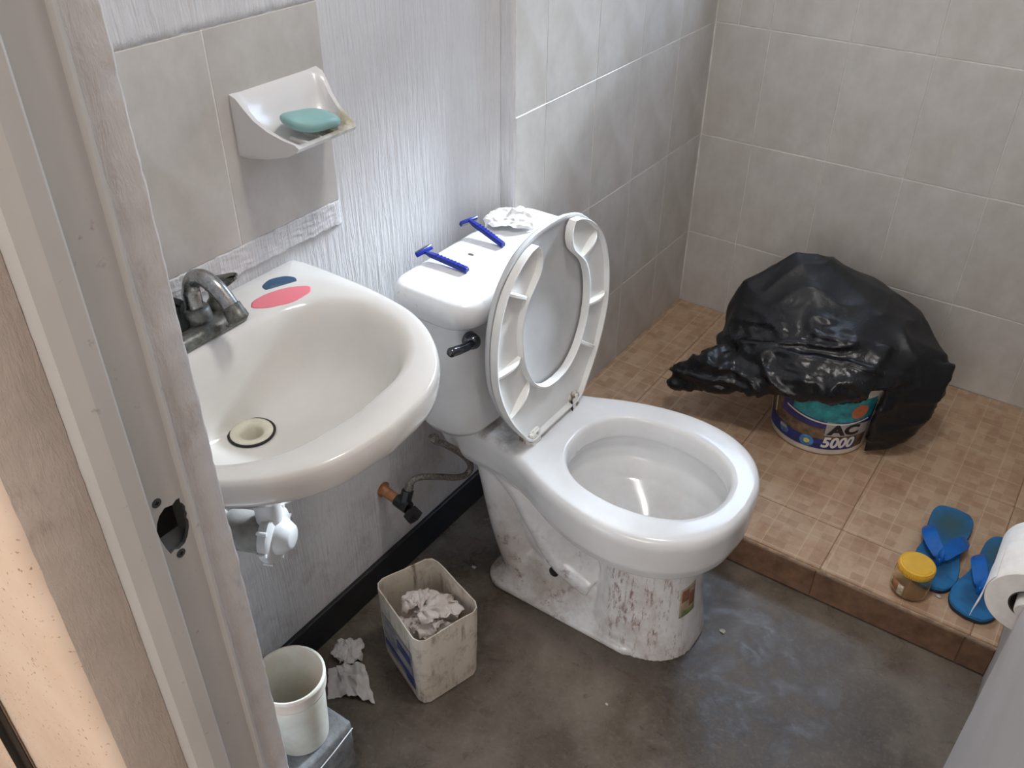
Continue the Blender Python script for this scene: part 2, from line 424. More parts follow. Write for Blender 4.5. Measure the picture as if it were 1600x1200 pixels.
def remesh(bm, voxel, smooth=6, factor=.5):
    me = bpy.data.meshes.new('tmp'); bmesh.ops.recalc_face_normals(bm, faces=bm.faces); bm.to_mesh(me); bm.free()
    o = bpy.data.objects.new('tmp', me); C.objects.link(o)
    m = o.modifiers.new('r', 'REMESH'); m.mode = 'VOXEL'; m.voxel_size = voxel
    if smooth:
        s = o.modifiers.new('s', 'SMOOTH'); s.iterations = smooth; s.factor = factor
    dg = bpy.context.evaluated_depsgraph_get(); dg.update()
    me2 = bpy.data.meshes.new_from_object(o.evaluated_get(dg))
    b2 = bmesh.new(); b2.from_mesh(me2)
    bpy.data.objects.remove(o); bpy.data.meshes.remove(me); bpy.data.meshes.remove(me2)
    return b2
def thicken(bm, t):
    bmesh.ops.recalc_face_normals(bm, faces=bm.faces); bm.normal_update()
    vs0 = list(bm.verts); fs0 = list(bm.faces); be = [(e.verts[0], e.verts[1], e.link_faces[0]) for e in bm.edges if len(e.link_faces) == 1]
    nv = {v: bm.verts.new(v.co - v.normal*t) for v in vs0}
    for f in fs0: bm.faces.new([nv[v] for v in reversed(f.verts)])
    for a, b, f in be:
        vl = list(f.verts); i = vl.index(a)
        if vl[(i+1) % len(vl)] == b: bm.faces.new((b, a, nv[a], nv[b]))
        else: bm.faces.new((a, b, nv[b], nv[a]))
def hull(bm, pts):
    vs = [bm.verts.new(p) for p in pts]
    r = bmesh.ops.convex_hull(bm, input=vs)
    junk = [g for g in r['geom_interior'] if isinstance(g, bmesh.types.BMVert)]
    if junk: bmesh.ops.delete(bm, geom=junk, context='VERTS')

# ------------------------------------------------------------------ room shell
TW = 0.036          # face of the shower tiles on the left wall
FY = 2.310          # face of the far wall
SZ = 0.090          # shower floor
RX = 1.136          # right wall
H = 2.40
def struct(o): o['kind'] = 'structure'; return o
def wallbox(name, lo, hi, mat, label=None):
    o = struct(boxo(name, lo, hi, mat, None, 0, 1, False))
    if label: o['label'] = label
    return o
wall_left = wallbox('wall_left', (-.15, .10, 0), (0, 2.46, H), 'plaster', 'white combed plaster wall on the left behind sink and toilet')
floor = wallbox('floor', (-.15, .158, -.1), (1.3, 2.46, 0), 'concrete', 'damp grey concrete bathroom floor')
ceiling = wallbox('ceiling', (-.15, .158, H), (1.3, 2.46, H+.1), 'ceiling', 'white painted bathroom ceiling')
wall_right = wallbox('wall_right', (RX, .325, 0), (1.3, 2.46, H), 'plaster_smooth', 'pale plastered wall on the right beside the shower step')
baseboard = struct(boxo('baseboard_left', (0, .325, 0), (.011, 1.385, .084), 'black_band', None, .003, 2))
baseboard['label'] = 'black painted band along the foot of the left wall'

# far wall with the high shower window (just above the frame of the photograph)
WX0, WX1, WZ0, WZ1 = .10, .80, 1.20, 1.78
bm = bmesh.new()
box(bm, (-.0, FY+.002, 0), (RX, FY+.15, WZ0)); box(bm, (-.0, FY+.002, WZ1), (RX, FY+.15, H))
box(bm, (-.0, FY+.002, WZ0), (WX0, FY+.15, WZ1)); box(bm, (WX1, FY+.002, WZ0), (RX, FY+.15, WZ1))
wall_far = struct(mk('wall_far', bm, 'grout', None, False)); wall_far['label'] = 'beige grey tiled wall at the back of the shower'
bm = bmesh.new()
for lo, hi in (((WX0, FY+.03, WZ0), (WX1, FY+.07, WZ0+.03)), ((WX0, FY+.03, WZ1-.03), (WX1, FY+.07, WZ1)), ((WX0, FY+.03, WZ0), (WX0+.03, FY+.07, WZ1)), ((WX1-.03, FY+.03, WZ0), (WX1, FY+.07, WZ1))):
    box(bm, lo, hi)
win = struct(mk('window_1', bm, 'frame', None, False)); win['label'] = 'metal frame of the high open shower window'

_tm = {}
def tile_obj(name, lo, hi, mat, parent, bevel=.0008):
    dims = tuple(round(b-a, 4) for a, b in zip(lo, hi))
    key = (name, mat, dims)
    if key not in _tm:
        bm = bmesh.new(); box(bm, [-d/2 for d in dims], [d/2 for d in dims], bevel, 1)
        bmesh.ops.recalc_face_normals(bm, faces=bm.faces)
        me = bpy.data.meshes.new(name); bm.to_mesh(me); bm.free(); me.materials.append(MATS[mat]); _tm[key] = me
    o = bpy.data.objects.new(name, _tm[key]); C.objects.link(o)
    o.parent = parent
    o.location = Vector([(a+b)/2 for a, b in zip(lo, hi)]) - BASE[parent.name]
    return o
rnd = random.Random(3)
G = .0016
ROWS = [SZ, .325, .621, .920, 1.220, 1.520, 1.820, 2.120, H]
# tiled shower side of the left wall: a proud plaster backing carrying the tiles
backing = boxo('tile_backing', (0, 1.396, 0), (.0325, FY+.002, H), 'plaster', wall_left, .002, 2)
grout_l = boxo('grout', (.0325, 1.3965, 0), (TW-.0005, FY+.002, H), 'grout', backing)
LY = [1.3965, 1.502, 1.702, 1.904, 2.106, FY-.002]
for r0, r1 in zip(ROWS, ROWS[1:]):
    for a, b in zip(LY, LY[1:]):
        e = rnd.uniform(-.0004, .0004)
        tile_obj('tile', (.030, a+G*.6, r0+G*.55), (TW+e, b-G*.6, r1-G*.55), 'tile', backing)
FX = [TW+.002, .187, .389, .588, .789, .990, RX]
for r0, r1 in zip(ROWS, ROWS[1:]):
    for a, b in zip(FX, FX[1:]):
        segs = [(a, b, r0, r1)]
        if a < WX1 and b > WX0 and r0 < WZ1 and r1 > WZ0:
            segs = []
            if a < WX0: segs.append((a, WX0, r0, r1))
            if b > WX1: segs.append((WX1, b, r0, r1))
            aa, bb = max(a, WX0), min(b, WX1)
            if r0 < WZ0: segs.append((aa, bb, r0, WZ0))
            if r1 > WZ1: segs.append((aa, bb, WZ1, r1))
        for (xa, xb, za, zb) in segs:
            if xb-xa < .01 or zb-za < .01: continue
            e = rnd.uniform(-.0004, .0004)
            tile_obj('tile', (xa+G*.6, FY+e, za+G), (xb-G*.6, FY+.008, zb-G), 'tile', wall_far)
# splashback tiles above the sink
for a, b in ((.343, .543), (.543, .743), (.743, .945)):
    tile_obj('tile', (-.004, a+.0008, .907), (.0035, b-.0008, 1.207), 'tile', wall_left)
tile_obj('grout', (-.004, .343, .9072), (.0029, .9445, 1.2068), 'grout', wall_left, .0003)
# thick mortar skim round the splashback
def skim(y0, y1, z0, z1, th, seed):
    bm = bmesh.new(); ny, nz = 150, 40; g = []
    for j in range(nz+1):
        row = []
        for i in range(ny+1):
            y = y0+(y1-y0)*i/ny; t_ = j/nz
            za = z0+.003*noise.noise(Vector((y*55, seed, 0)))+.002*noise.noise(Vector((y*160, seed, 3)))
            zb = z1+.0025*noise.noise(Vector((y*55, seed, 7)))+.002*noise.noise(Vector((y*160, seed, 9)))
            yy = y+(.003*noise.noise(Vector((t_*9, seed, 1))) if i in (0, ny) else 0)
            edge = min(1, min(t_, 1-t_)*nz/3, min(i, ny-i)/3+.2)
            x = -.002+(th+.002)*edge**.5+.0012*noise.noise(Vector((y*60, t_*8, seed)))*edge
            row.append(bm.verts.new((x, yy, za+(zb-za)*t_)))
        g.append(row)
    for p_, q_ in zip(g, g[1:]):
        for i in range(ny): bm.faces.new((p_[i], p_[i+1], q_[i+1], q_[i]))
    return mk('mortar_skim', bm, 'plaster', wall_left)
skim(.33, .947, .864, .9085, .0050, 2); skim(.33, .947, 1.2055, 1.36, .0050, 5)

# raised shower floor with printed tiles and a tiled step front
shower = wallbox('floor_shower', (TW-.001, 1.455, .0), (RX, FY+.004, SZ-.002), 'floor_grout', 'raised shower floor of brown mosaic printed tiles')
SX = [TW, .186, .486, .786, 1.086, RX]
SY = [1.4515, 1.593, 1.893, 2.193, FY]
for a, b in zip(SX, SX[1:]):
    for c, d in zip(SY, SY[1:]):
        tile_obj('floor_tile', (a+.0008, c+.0008, SZ-.009), (b-.0008, d-.0008, SZ+rnd.uniform(-.0005, .0005)), 'floor_tile', shower)
SX2 = [TW, .18, .48, .78, 1.08, RX]
for a, b in zip(SX2, SX2[1:]):
    tile_obj('riser_tile', (a+.0008, 1.449, .004), (b-.0008, 1.458, SZ-.011), 'riser', shower, .0015)

for a, b in zip(SX2, SX2[1:]):
    tile_obj('nosing_grout', (a, 1.4498, SZ-.0105), (b, 1.456, SZ-.0050), 'nosing', shower, .0006)

# entrance wall with the door opening (camera stands in it)
XJ = .478; YI = .325; YO = .158; XR = 1.095
def jamb_wall():
    prof = []          # (x, y) from inside-left round the reveal to outside-left
    prof += [(-.15, YI), (.10, YI), (.30, YI), (.42, YI), (XJ-.006, YI), (XJ, YI-.005)]
    prof += [(XJ, YI-.02), (XJ, .293), (XJ, .27), (XJ, .245), (XJ, .218), (XJ+.001, .20), (XJ, .185)]
    prof += [(XJ-.001, YO+.012), (XJ-.006, YO+.004), (XJ-.018, YO), (.44, YO-.001), (.40, YO-.002), (.30, YO-.002), (.1, YO), (-.6, YO), (-1.2, YO)]
    bm = bmesh.new(); nz = 260; rows = []
    for i in range(nz+1):
        z = 2.05*i/nz; row = []
        for k, (x, y) in enumerate(prof):
            d = Vector((0, 0, 0))
            if 4 <= k <= 17:
                amp = .0014 if k in (4, 5) else (.0016 if k in (13, 14, 15) else .0008)
                s = noise.noise(Vector((x*9, y*9, z*8)))*.25 + noise.noise(Vector((x*9+5, y*9, z*45)))*.55 + noise.noise(Vector((x*9+5, y*9, z*130)))*.5
                d = Vector((s*amp, s*amp*(.9 if k in (4, 5) else .3), 0))
                if 7 <= k <= 9: d = Vector((0, 0, 0))
            row.append(bm.verts.new(Vector((x, y, z)) + d))
        rows.append(row)
    for a, b in zip(rows, rows[1:]):
        for k in range(len(prof)-1):
            if k in (7, 8, 9): continue
            f = bm.faces.new((a[k], a[k+1], b[k+1], b[k]))
            f.material_index = 3 if k < 4 else (0 if k < 8 else (1 if k < 13 else 2))
    return bm
wd = struct(mk('wall_door', jamb_wall(), ['jamb_strip', 'jamb_brown', 'cream', 'plaster'], None, True, auto=50))
wd['label'] = 'rough plastered door jamb wall with bare cement reveal and cream outer face'
wallbox('wall_door_side', (XR, YO, 0), (2.2, YI, H), 'jamb_brown', 'plaster wall on the hinge side of the doorway')
wallbox('wall_door_head', (-1.2, YO, 2.05), (XR, YI, H), 'jamb_brown', 'plaster wall above the doorway')

# pressed steel door frame; lock-side jamb with the broken strike hole
FP = [(.293, XJ), (.2915, XJ+.0055), (.2885, XJ+.0062), (.2858, XJ+.0025), (.2530, XJ+.0025), (.2515, XJ+.0125), (.2492, XJ+.0145), (.2360, XJ+.0140), (.2230, XJ+.0085), (.2180, XJ-.001)]
def frame_strip(bm, z0, z1, skip=None):
    a = [bm.verts.new((x, y, z0)) for y, x in FP]; b = [bm.verts.new((x, y, z1)) for y, x in FP]
    for k in range(len(FP)-1):
        if k != skip: bm.faces.new((a[k], a[k+1], b[k+1], b[k]))
HZ0, HZ1 = .93, 1.06
bm = bmesh.new()
frame_strip(bm, 0, HZ0); frame_strip(bm, HZ0, HZ1, 3); frame_strip(bm, HZ1, 2.05)
xf = XJ+.0025
outer = [(.2858, HZ0), (.2530, HZ0), (.2530, HZ1), (.2858, HZ1)]
hole = [(.2565, .9965), (.2575, .985), (.2595, .975), (.2620, .9665), (.266, .968), (.270, .9655), (.276, .967), (.280, .972), (.2835, .980), (.2845, .9865),
        (.2835, .9905), (.2850, .994), (.2843, .998), (.2850, 1.0015), (.2835, 1.006), (.2818, 1.008), (.2822, 1.0125), (.279, 1.013), (.275, 1.0105), (.268, 1.0125), (.262, 1.0085), (.2585, 1.003)]
vo = [bm.verts.new((xf, y, z)) for y, z in outer]; vh = [bm.verts.new((xf, y, z)) for y, z in hole]
es = [bm.edges.new((vo[i], vo[(i+1) % 4])) for i in range(4)] + [bm.edges.new((vh[i], vh[(i+1) % len(vh)])) for i in range(len(vh))]
bmesh.ops.triangle_fill(bm, edges=es, use_beauty=True)
trim = struct(mk('trim_1', bm, 'frame', None, False)); trim['label'] = 'grey steel door frame jamb with broken strike hole'
bm = bmesh.new()
ri = [bm.verts.new((xf, y, z)) for y, z in hole]
cy, cz = .2705, .989
rj = [bm.verts.new((xf-.0035, cy+(y-cy)*.99, cz+(z-cz)*.99)) for y, z in hole]
for i in range(len(hole)): bm.faces.new((ri[i], ri[(i+1) % len(hole)], rj[(i+1) % len(hole)], rj[i]))
# square pocket behind with four bent walls
sq = [(.2575, .985), (.2620, .9665), (.2845, .9865), (.2800, 1.0130)]
for (y0, z0), (y1, z1) in (((.254, .962), (.288, .962)), ((.288, .962), (.288, 1.018)), ((.288, 1.018), (.254, 1.018)), ((.254, 1.018), (.254, .962))):
    a = [bm.verts.new(p) for p in ((xf-.0035, y0, z0), (xf-.0035, y1, z1), (xf-.016, cy+(y1-cy)*.72, cz+(z1-cz)*.62), (xf-.016, cy+(y0-cy)*.72, cz+(z0-cz)*.62))]
    bm.faces.new(a)
strike = mk('strike_hole', bm, 'hole_metal', trim, False)
boxo('hole_depth', (xf-.055, .252, .958), (xf-.0161, .290, 1.022), 'black_void', strike)
for y, z in ((.2630, 1.0215), (.2705, .9605)):
    bm = bmesh.new(); lathe(bm, [(.0010, .0006), (.0042, .0004), (.0042, -.002)], (xf, y, z), (1, 0, 0), 16)
    s = mk('screw', bm, 'screw', trim, True, auto=40)
    bm = bmesh.new(); box(bm, (xf+.0004, y-.0017, z-.0005), (xf+.0009, y+.0017, z+.0005)); box(bm, (xf+.0004, y-.0005, z-.0017), (xf+.0009, y+.0005, z+.0017))
    mk('screw_slot', bm, 'black_void', s, False)
t2 = struct(boxo('trim_2', (XR-.012, .218, 0), (XR+.002, .293, 2.05), 'frame', None, .003, 2)); t2['label'] = 'steel frame jamb on the hinge side of the doorway'
t3 = struct(boxo('trim_3', (XJ, .218, 2.035), (XR, .293, 2.052), 'frame', None, .003, 2)); t3['label'] = 'steel frame head over the doorway'

# open door leaf standing along the right wall
DX = 1.0825; DY = .845
d = empty('door_1', (DX, .27, 0), 'light grey painted door standing open beside the right wall', 'door', kind='structure')
boxo('door_leaf', (DX, .298, .012), (DX+.034, DY, 2.03), 'door', d, .002, 2)
for z in (.25, 1.0, 1.8):
    bm = bmesh.new(); lathe(bm, [(.006, -.045), (.006, .045)], (DX+.038, .300, z), (0, 0, 1), 12); mk('hinge', bm, 'screw', d, True, auto=40)
bm = bmesh.new()
lathe(bm, [(.028, 0), (.028, .004), (.010, .008)], (DX, DY-.09, 1.0), (-1, 0, 0), 24)
mk('handle_plate', bm, 'chrome', d, True, auto=40)

# hall outside, behind the camera
wallbox('floor_hall', (-1.2, -2.2, -.1), (2.2, .158, 0), 'concrete', 'concrete floor of the hall')
wallbox('wall_hall_back', (-1.2, -2.3, 0), (2.2, -2.2, H), 'cream', 'cream wall at the back of the hall')
wallbox('wall_hall_left', (-1.3, -2.2, 0), (-1.2, .158, H), 'cream', 'cream wall on the left of the hall')
wallbox('wall_hall_right', (2.2, -2.2, 0), (2.3, .325, H), 'cream', 'cream wall on the right of the hall')
wallbox('ceiling_hall', (-1.3, -2.3, H), (2.3, .158, H+.1), 'ceiling', 'white ceiling of the hall')
bm = bmesh.new(); tube(bm, [(.268, YO-.010, z) for z in (0, .7, 1.4, 2.05)], .0068, 12)  # dark tube standing in for a shadow band on the wall
tag(mk('shadow_band', bm, 'black_plastic', None, True, loc=(.268, YO-.010, 0)), 'dark thin vertical tube in place of a shadow band on the cream wall outside the door', 'shadow_band')

# fill lamp added on the bathroom ceiling, out of the frame
cl = empty('fill_lamp', (.72, .95, H), 'added round white fill lamp in the middle of the bathroom ceiling', 'lamp')
bm = bmesh.new(); lathe(bm, [(.13, 0), (.13, -.02), (.12, -.025)], (.72, .95, H), (0, 0, 1), 40); mk('lamp_base', bm, 'white_pvc', cl, True, auto=40)
bm = bmesh.new(); lathe(bm, [(.118, -.024), (.115, -.045), (.09, -.062), (.05, -.070), (.005, -.072)], (.72, .95, H), (0, 0, 1), 40); mk('diffuser', bm, 'white_pvc', cl)
light('fill_lamp_light', 'AREA', (.72, .95, H-.085), 11.0, (1.0, 0.97, 0.93), target=(.72, .95, 0), shape='DISK', size=.26)

# ------------------------------------------------------------------ sink
SYC = .600; SZT = .850
def radial(poly, cx, cy, ang):
    best = None; dx, dy = math.cos(ang), math.sin(ang)
    for i in range(len(poly)):
        x0, y0 = poly[i]; x1, y1 = poly[(i+1) % len(poly)]
        ex, ey = x1-x0, y1-y0; den = dx*ey-dy*ex
        if abs(den) < 1e-12: continue
        t = ((x0-cx)*ey-(y0-cy)*ex)/den; u = ((x0-cx)*dy-(y0-cy)*dx)/den
        if t > 0 and -1e-9 <= u <= 1+1e-9 and (best is None or t > best): best = t
    return best
def smooth_half(half, n=6):
    """mirror a half outline [(x, dy>=0)...] from back to front into a closed smooth polygon"""
    s = spline([(x, y, 0) for x, y in half], n)
    right = [(p.x, p.y) for p in s]; left = [(x, -y) for x, y in reversed(right)]
    pts = right + left; out = []
    for p in pts:
        if not out or math.dist(p, out[-1]) > 1e-5: out.append(p)
    return out
sink_out = [(.002, .0)] + [(.002, .228), (.008, .2345)] + [(.09, .2355), (.195, .230), (.266, .216), (.325, .185), (.372, .140), (.402, .082), (.412, .0)]
so = [(.002, 0)] + [(.002, .10), (.002, .20), (.003, .229), (.010, .2355)] + [(p.x, p.y) for p in spline([(.05, .2365, 0), (.12, .2355, 0), (.195, .230, 0), (.266, .215, 0), (.325, .183, 0), (.372, .138, 0), (.402, .080, 0), (.412, 0, 0)], 6)]
sink_poly = so + [(x, -y) for x, y in reversed(so)]
si = [(p.x, p.y) for p in spline([(.100, 0, 0), (.101, .06, 0), (.108, .115, 0), (.130, .160, 0), (.176, .184, 0), (.232, .183, 0), (.282, .163, 0), (.318, .129, 0), (.341, .082, 0), (.351, 0, 0)], 6)]
sink_in = si + [(x, -y) for x, y in reversed(si)]
CX = .215
angs = sorted(set([2*PI*k/120 for k in range(120)] + [math.atan2(s*.229, .003-CX) % (2*PI) for s in (1, -1)]))
def sring(poly, f, z, shift=0.0, cx=CX):
    out = []
    for a in angs:
        r = radial(poly, cx, 0, a)*f
        out.append(Vector((max(.002, cx+shift+r*math.cos(a)), SYC+r*math.sin(a), z)))
    return out
def blend(r0, r1, t): return [a.lerp(b, t) for a, b in zip(r0, r1)]
rim_o = sring(sink_poly, .972, SZT); rim_i = sring(sink_in, 1.10, SZT-.001)
rings = []
dr = [Vector((.138+.028*math.cos(a), SYC+.028*math.sin(a), .712)) for a in angs]
under = [Vector((.138+.04*math.cos(a), SYC+.04*math.sin(a), .655)) for a in angs]
def under_ring(t, z):
    e = sring(sink_poly, .93, z); return [Vector((max(.002, a.x+(b.x-a.x)*t), a.y+(b.y-a.y)*t, z)) for a, b in zip(e, under)]
rings += [under_ring(.995, .655), under_ring(.80, .672), under_ring(.55, .70), under_ring(.30, .74), under_ring(.12, .780), under_ring(.02, .802)]
rings += [sring(sink_poly, .964, .806), sring(sink_poly, .982, .810), sring(sink_poly, .995, .820), sring(sink_poly, 1.0, .832), sring(sink_poly, .996, .842), sring(sink_poly, .986, .848), rim_o]
rings += [blend(rim_o, rim_i, .5), rim_i, sring(sink_in, 1.045, SZT-.004), sring(sink_in, 1.0, SZT-.010), sring(sink_in, .96, SZT-.024)]
e = sring(sink_in, .93, 0)
for t, z in ((.03, .806), (.10, .780), (.22, .757), (.38, .741), (.55, .731), (.72, .723), (.86, .717), (1.0, .712)):
    rings.append([Vector((a.x+(b.x-a.x)*t, a.y+(b.y-a.y)*t, z)) for a, b in zip(e, dr)])
sink = empty('sink', (0, SYC, .65), 'white wall-mounted ceramic sink with pink and blue paint marks beside its tap', 'sink')
bm = bmesh.new(); vr = loft(bm, rings, True, False)
bmesh.ops.remove_doubles(bm, verts=bm.verts, dist=1e-5)
mk('basin', bm, 'sink', sink, True, auto=60)
bm = bmesh.new(); lathe(bm, [(.0245, .0), (.0325, .0008), (.0335, .0028), (.0305, .0036), (.0285, .003)], (.138, SYC, .7125), (0, 0, 1), 40, False, False)
mk('drain_gasket', bm, 'black', sink)
bm = bmesh.new(); lathe(bm, [(.0300, .0030), (.0290, .0050), (.0240, .0046), (.0180, .0030), (.0155, -.002), (.0140, -.010), (.0120, -.022), (.0090, -.030)], (.138, SYC, .7125), (0, 0, 1), 40, False, True)
dr_o = mk('drain', bm, 'drain_plastic', sink)
bm = bmesh.new(); lathe(bm, [(.006, 0), (.006, .004)], (.140, SYC+.004, .6835), (0, 0, 1), 16); mk('drain_hole', bm, 'black', dr_o)
def blob(bm, c, rx, ry, ang, z, h=.0006, n=40, seed=0, flat=0.0):
    ca, sa = math.cos(ang), math.sin(ang)
    def ring(s, zz):
        out = []
        for k in range(n):
            t = 2*PI*k/n; j = 1+.05*noise.noise(Vector((math.cos(t)*2+seed, math.sin(t)*2, seed)))
            u, v = rx*s*j*math.cos(t), ry*s*j*math.sin(t)
            if flat and v < -flat*ry: v = -flat*ry
            out.append(Vector((c[0]+u*ca-v*sa, c[1]+u*sa+v*ca, zz)))
        return out
    loft(bm, [ring(1, z-.002), ring(1, z+h*.6), ring(.94, z+h)], False, True)
bm = bmesh.new(); blob(bm, (.080, .737), .047, .0215, math.radians(72), SZT-.0008, seed=2); mk('pink_mark', bm, 'pink', sink)['label'] = 'pink oval paint mark'
bm = bmesh.new(); blob(bm, (.049, .763), .026, .0200, math.radians(70), SZT-.0006, seed=5, flat=.35); mk('blue_mark', bm, 'navy', sink)['label'] = 'dark blue half-round paint mark'

# ------------------------------------------------------------------ faucet
FZ = SZT
SY0 = SYC; SYC = .610
fa = empty('faucet', (.055, SYC, FZ), 'worn chrome two-handle tap with curved spout on the sink', 'tap')
bm = bmesh.new()
loft(bm, [rrect(.026, .090, SYC-.072, SYC+.063, .016, FZ+.0005), rrect(.024, .092, SYC-.074, SYC+.065, .018, FZ+.004), rrect(.026, .090, SYC-.072, SYC+.063, .017, FZ+.012), rrect(.032, .084, SYC-.066, SYC+.057, .014, FZ+.017)])
plate = mk('base_plate', bm, 'chrome_dull', fa, True, auto=40)
# worn cast lettering on the sloping front face of the plate
bm = bmesh.new()
def stroke(bm, pts, r=.0006): tube(bm, pts, r, 5)
for i in range(9):
    y = SYC-.020+.0065*i; a = .004 if i % 3 else .006
    stroke(bm, [(.0872+.0002*(i % 2), y, FZ+.0135), (.0890, y+.002, FZ+.0135-a*.6), (.0880, y+.005, FZ+.0135-a*.2)])
for i in range(4):
    y = SYC+.018+.006*i
    stroke(bm, [(.0905, y, FZ+.010), (.0915, y+.003, FZ+.006), (.0905, y+.005, FZ+.0095)])
mk('cast_lettering', bm, 'black', plate)
bm = bmesh.new(); lathe(bm, [(.021, .014), (.0215, .022), (.0195, .033), (.016, .036), (.0135, .0365)], (.055, SYC, FZ), (0, 0, 1), 28)
mk('spout_collar', bm, 'chrome_dull', fa, True, auto=40)
sp = spline([(.055, SYC, FZ+.03), (.055, SYC, FZ+.045), (.056, SYC, FZ+.062), (.064, SYC+.002, FZ+.079), (.081, SYC+.005, FZ+.085), (.100, SYC+.007, FZ+.078), (.114, SYC+.009, FZ+.064), (.124, SYC+.010, FZ+.050)], 6)
bm = bmesh.new(); tube(bm, sp, [.0125 if i < 12 else .0115 for i in range(len(sp))], 20); spt = mk('spout', bm, 'chrome', fa, True, auto=50)
ax = (sp[-1]-sp[-3]).normalized()
bm = bmesh.new(); lathe(bm, [(.0118, -.006), (.0135, -.005), (.0138, .006), (.0145, .0075), (.0145, .015), (.0125, .017)], sp[-1], ax, 24); mk('aerator', bm, 'chrome_dull', spt, True, auto=40)
for s in (-1, 1):
    y = SYC+s*(.042 if s > 0 else .030)
    bm = bmesh.new(); lathe(bm, [(.017, .014), (.0165, .024), (.012, .030), (.012, .048), (.010, .052)], (.052, y, FZ), (0, 0, 1), 20)
    h = mk('handle', bm, 'chrome_dull' if s > 0 else 'dark_green', fa, True, auto=40)
    bm = bmesh.new()
    a = math.radians(20 if s > 0 else -150)
    dx, dy = math.cos(a), math.sin(a)
    def q(u, v, z): return Vector((.052+u*dx-v*dy, y+u*dy+v*dx, FZ+z))
    hull(bm, [q(-.014, -.009, .040), q(-.014, .009, .040), q(-.014, -.009, .056), q(-.014, .009, .056), q(.016, -.010, .048), q(.016, .010, .048), q(.018, -.010, .064), q(.018, .010, .064), q(.034, -.007, .062), q(.034, .007, .062), q(.034, -.007, .071), q(.034, .007, .071)])
    bmesh.ops.bevel(bm, geom=list(bm.edges), offset=.002, segments=2, affect='EDGES')
    mk('lever', bm, 'chrome_dull' if s > 0 else 'dark_green', h, True, auto=40)

SYC = SY0
# ------------------------------------------------------------------ drain trap under the sink
tr = empty('drain_trap', (.138, SYC, .45), 'white plastic drain trap with grey pipe under the sink', 'pipe')
bm = bmesh.new(); lathe(bm, [(.024, .665), (.024, .640), (.034, .638), (.036, .630), (.036, .612), (.030, .606), (.020, .604), (.020, .52)], (.138, SYC, 0), (0, 0, 1), 28); mk('tailpiece', bm, 'white_pvc', tr, True, auto=40)
ax = Vector((.85, .36, .02)).normalized(); c0 = Vector((.128, SYC-.010, .520))
bm = bmesh.new(); lathe(bm, [(.030, -.055), (.032, -.05), (.032, .012)], c0, ax, 28); mk('trap_body', bm, 'grey_pvc', tr, True, auto=40)
bm = bmesh.new(); lathe(bm, [(.033, .008), (.042, .010), (.044, .014), (.044, .024), (.040, .027), (.027, .029)], c0, ax, 32); nut = mk('trap_nut', bm, 'white_pvc', tr, True, auto=40)
bm = bmesh.new(); lathe(bm, [(.030, .026), (.028, .034), (.019, .048), (.015, .050)], c0, ax, 28); mk('trap_cap', bm, 'white_pvc', tr, True, auto=40)
for k in range(8):
    bm = bmesh.new(); a, b = frame_at(ax); t = 2*PI*k/8; p = c0+ax*.018+(a*math.cos(t)+b*math.sin(t))*.0445; lathe(bm, [(.003, -.008), (.003, .008)], p, ax, 8)
    mk('nut_rib', bm, 'white_pvc', nut, True, auto=40)
bm = bmesh.new(); tube(bm, [c0-ax*.04, c0-ax*.055+Vector((-.02, 0, .0)), (.004, SYC-.03, .53)], .02, 18); mk('wall_pipe', bm, 'grey_pvc', tr, True, auto=40)

# ------------------------------------------------------------------ soap dish and soap
D0, D1, DZ = .768, .930, 1.036
def dish_prof(low):
    # (x, z): underside from the wall out to the lip, then back along the top
    b = [(.0036, DZ), (.02, DZ-.001), (.05, DZ+.001), (.080, DZ+.008), (.094, DZ+.015)]
    tp = [(.098, DZ+.021), (.093, DZ+.026), (.076, DZ+.031), (.056, DZ+.040), (.038, DZ+.053), (.026, DZ+.068), (.016, DZ+.080), (.0036, DZ+.084)]
    if low:
        tp = [(.098, DZ+.021), (.091, DZ+.0225), (.075, DZ+.016), (.054, DZ+.018), (.034, DZ+.029), (.020, DZ+.052), (.013, DZ+.076), (.0036, DZ+.083)]
    return b+tp
sd = empty('soap_dish', (.0036, D0, DZ), 'white ceramic soap dish with stained tray fixed to the wall tile', 'soap dish')
bm = bmesh.new(); rg = []
for y, lo, sc_ in ((D0+.004, 0, .95), (D0, 0, 1), (D0+.007, 0, 1), (D0+.013, .6, 1), (D0+.02, 1, 1), (D0+.06, 1, 1), (D0+.11, 1, 1), (D1-.02, 1, 1), (D1-.013, .6, 1), (D1-.007, 0, 1), (D1, 0, 1), (D1-.004, 0, .95)):
    a, b = dish_prof(0), dish_prof(1)
    rg.append([Vector((.0036+((1-lo)*p[0]+lo*q_[0]-.0036)*(sc_ if sc_ == 1 else .93), y, DZ+.03+((1-lo)*p[1]+lo*q_[1]-DZ-.03)*(1 if sc_ == 1 else .94))) for p, q_ in zip(a, b)])
rg = rg[1:-1]
for r_ in rg:
    for p in r_: p.y = .8475+(p.y-.849)*(1-.31*max(0, p.x-.02)/.078)
loft(bm, rg)
bmesh.ops.bevel(bm, geom=[e for e in bm.edges if e.calc_face_angle(0) > .9], offset=.003, segments=3, affect='EDGES')
mk('dish_body', bm, 'soap_dish', sd, True, auto=60)
for k in range(3):
    boxo('tray_rib', (.052, D0+.050+.026*k, DZ+.012), (.088, D0+.054+.026*k, DZ+.0215), 'soap_dish', sd, .0015, 2, True)
bm = bmesh.new(); bmesh.ops.create_uvsphere(bm, u_segments=40, v_segments=20, radius=1)
def sgn(v, p): return math.copysign(abs(v)**p, v)
mat_r = Euler((math.radians(6), math.radians(12), math.radians(86))).to_matrix()
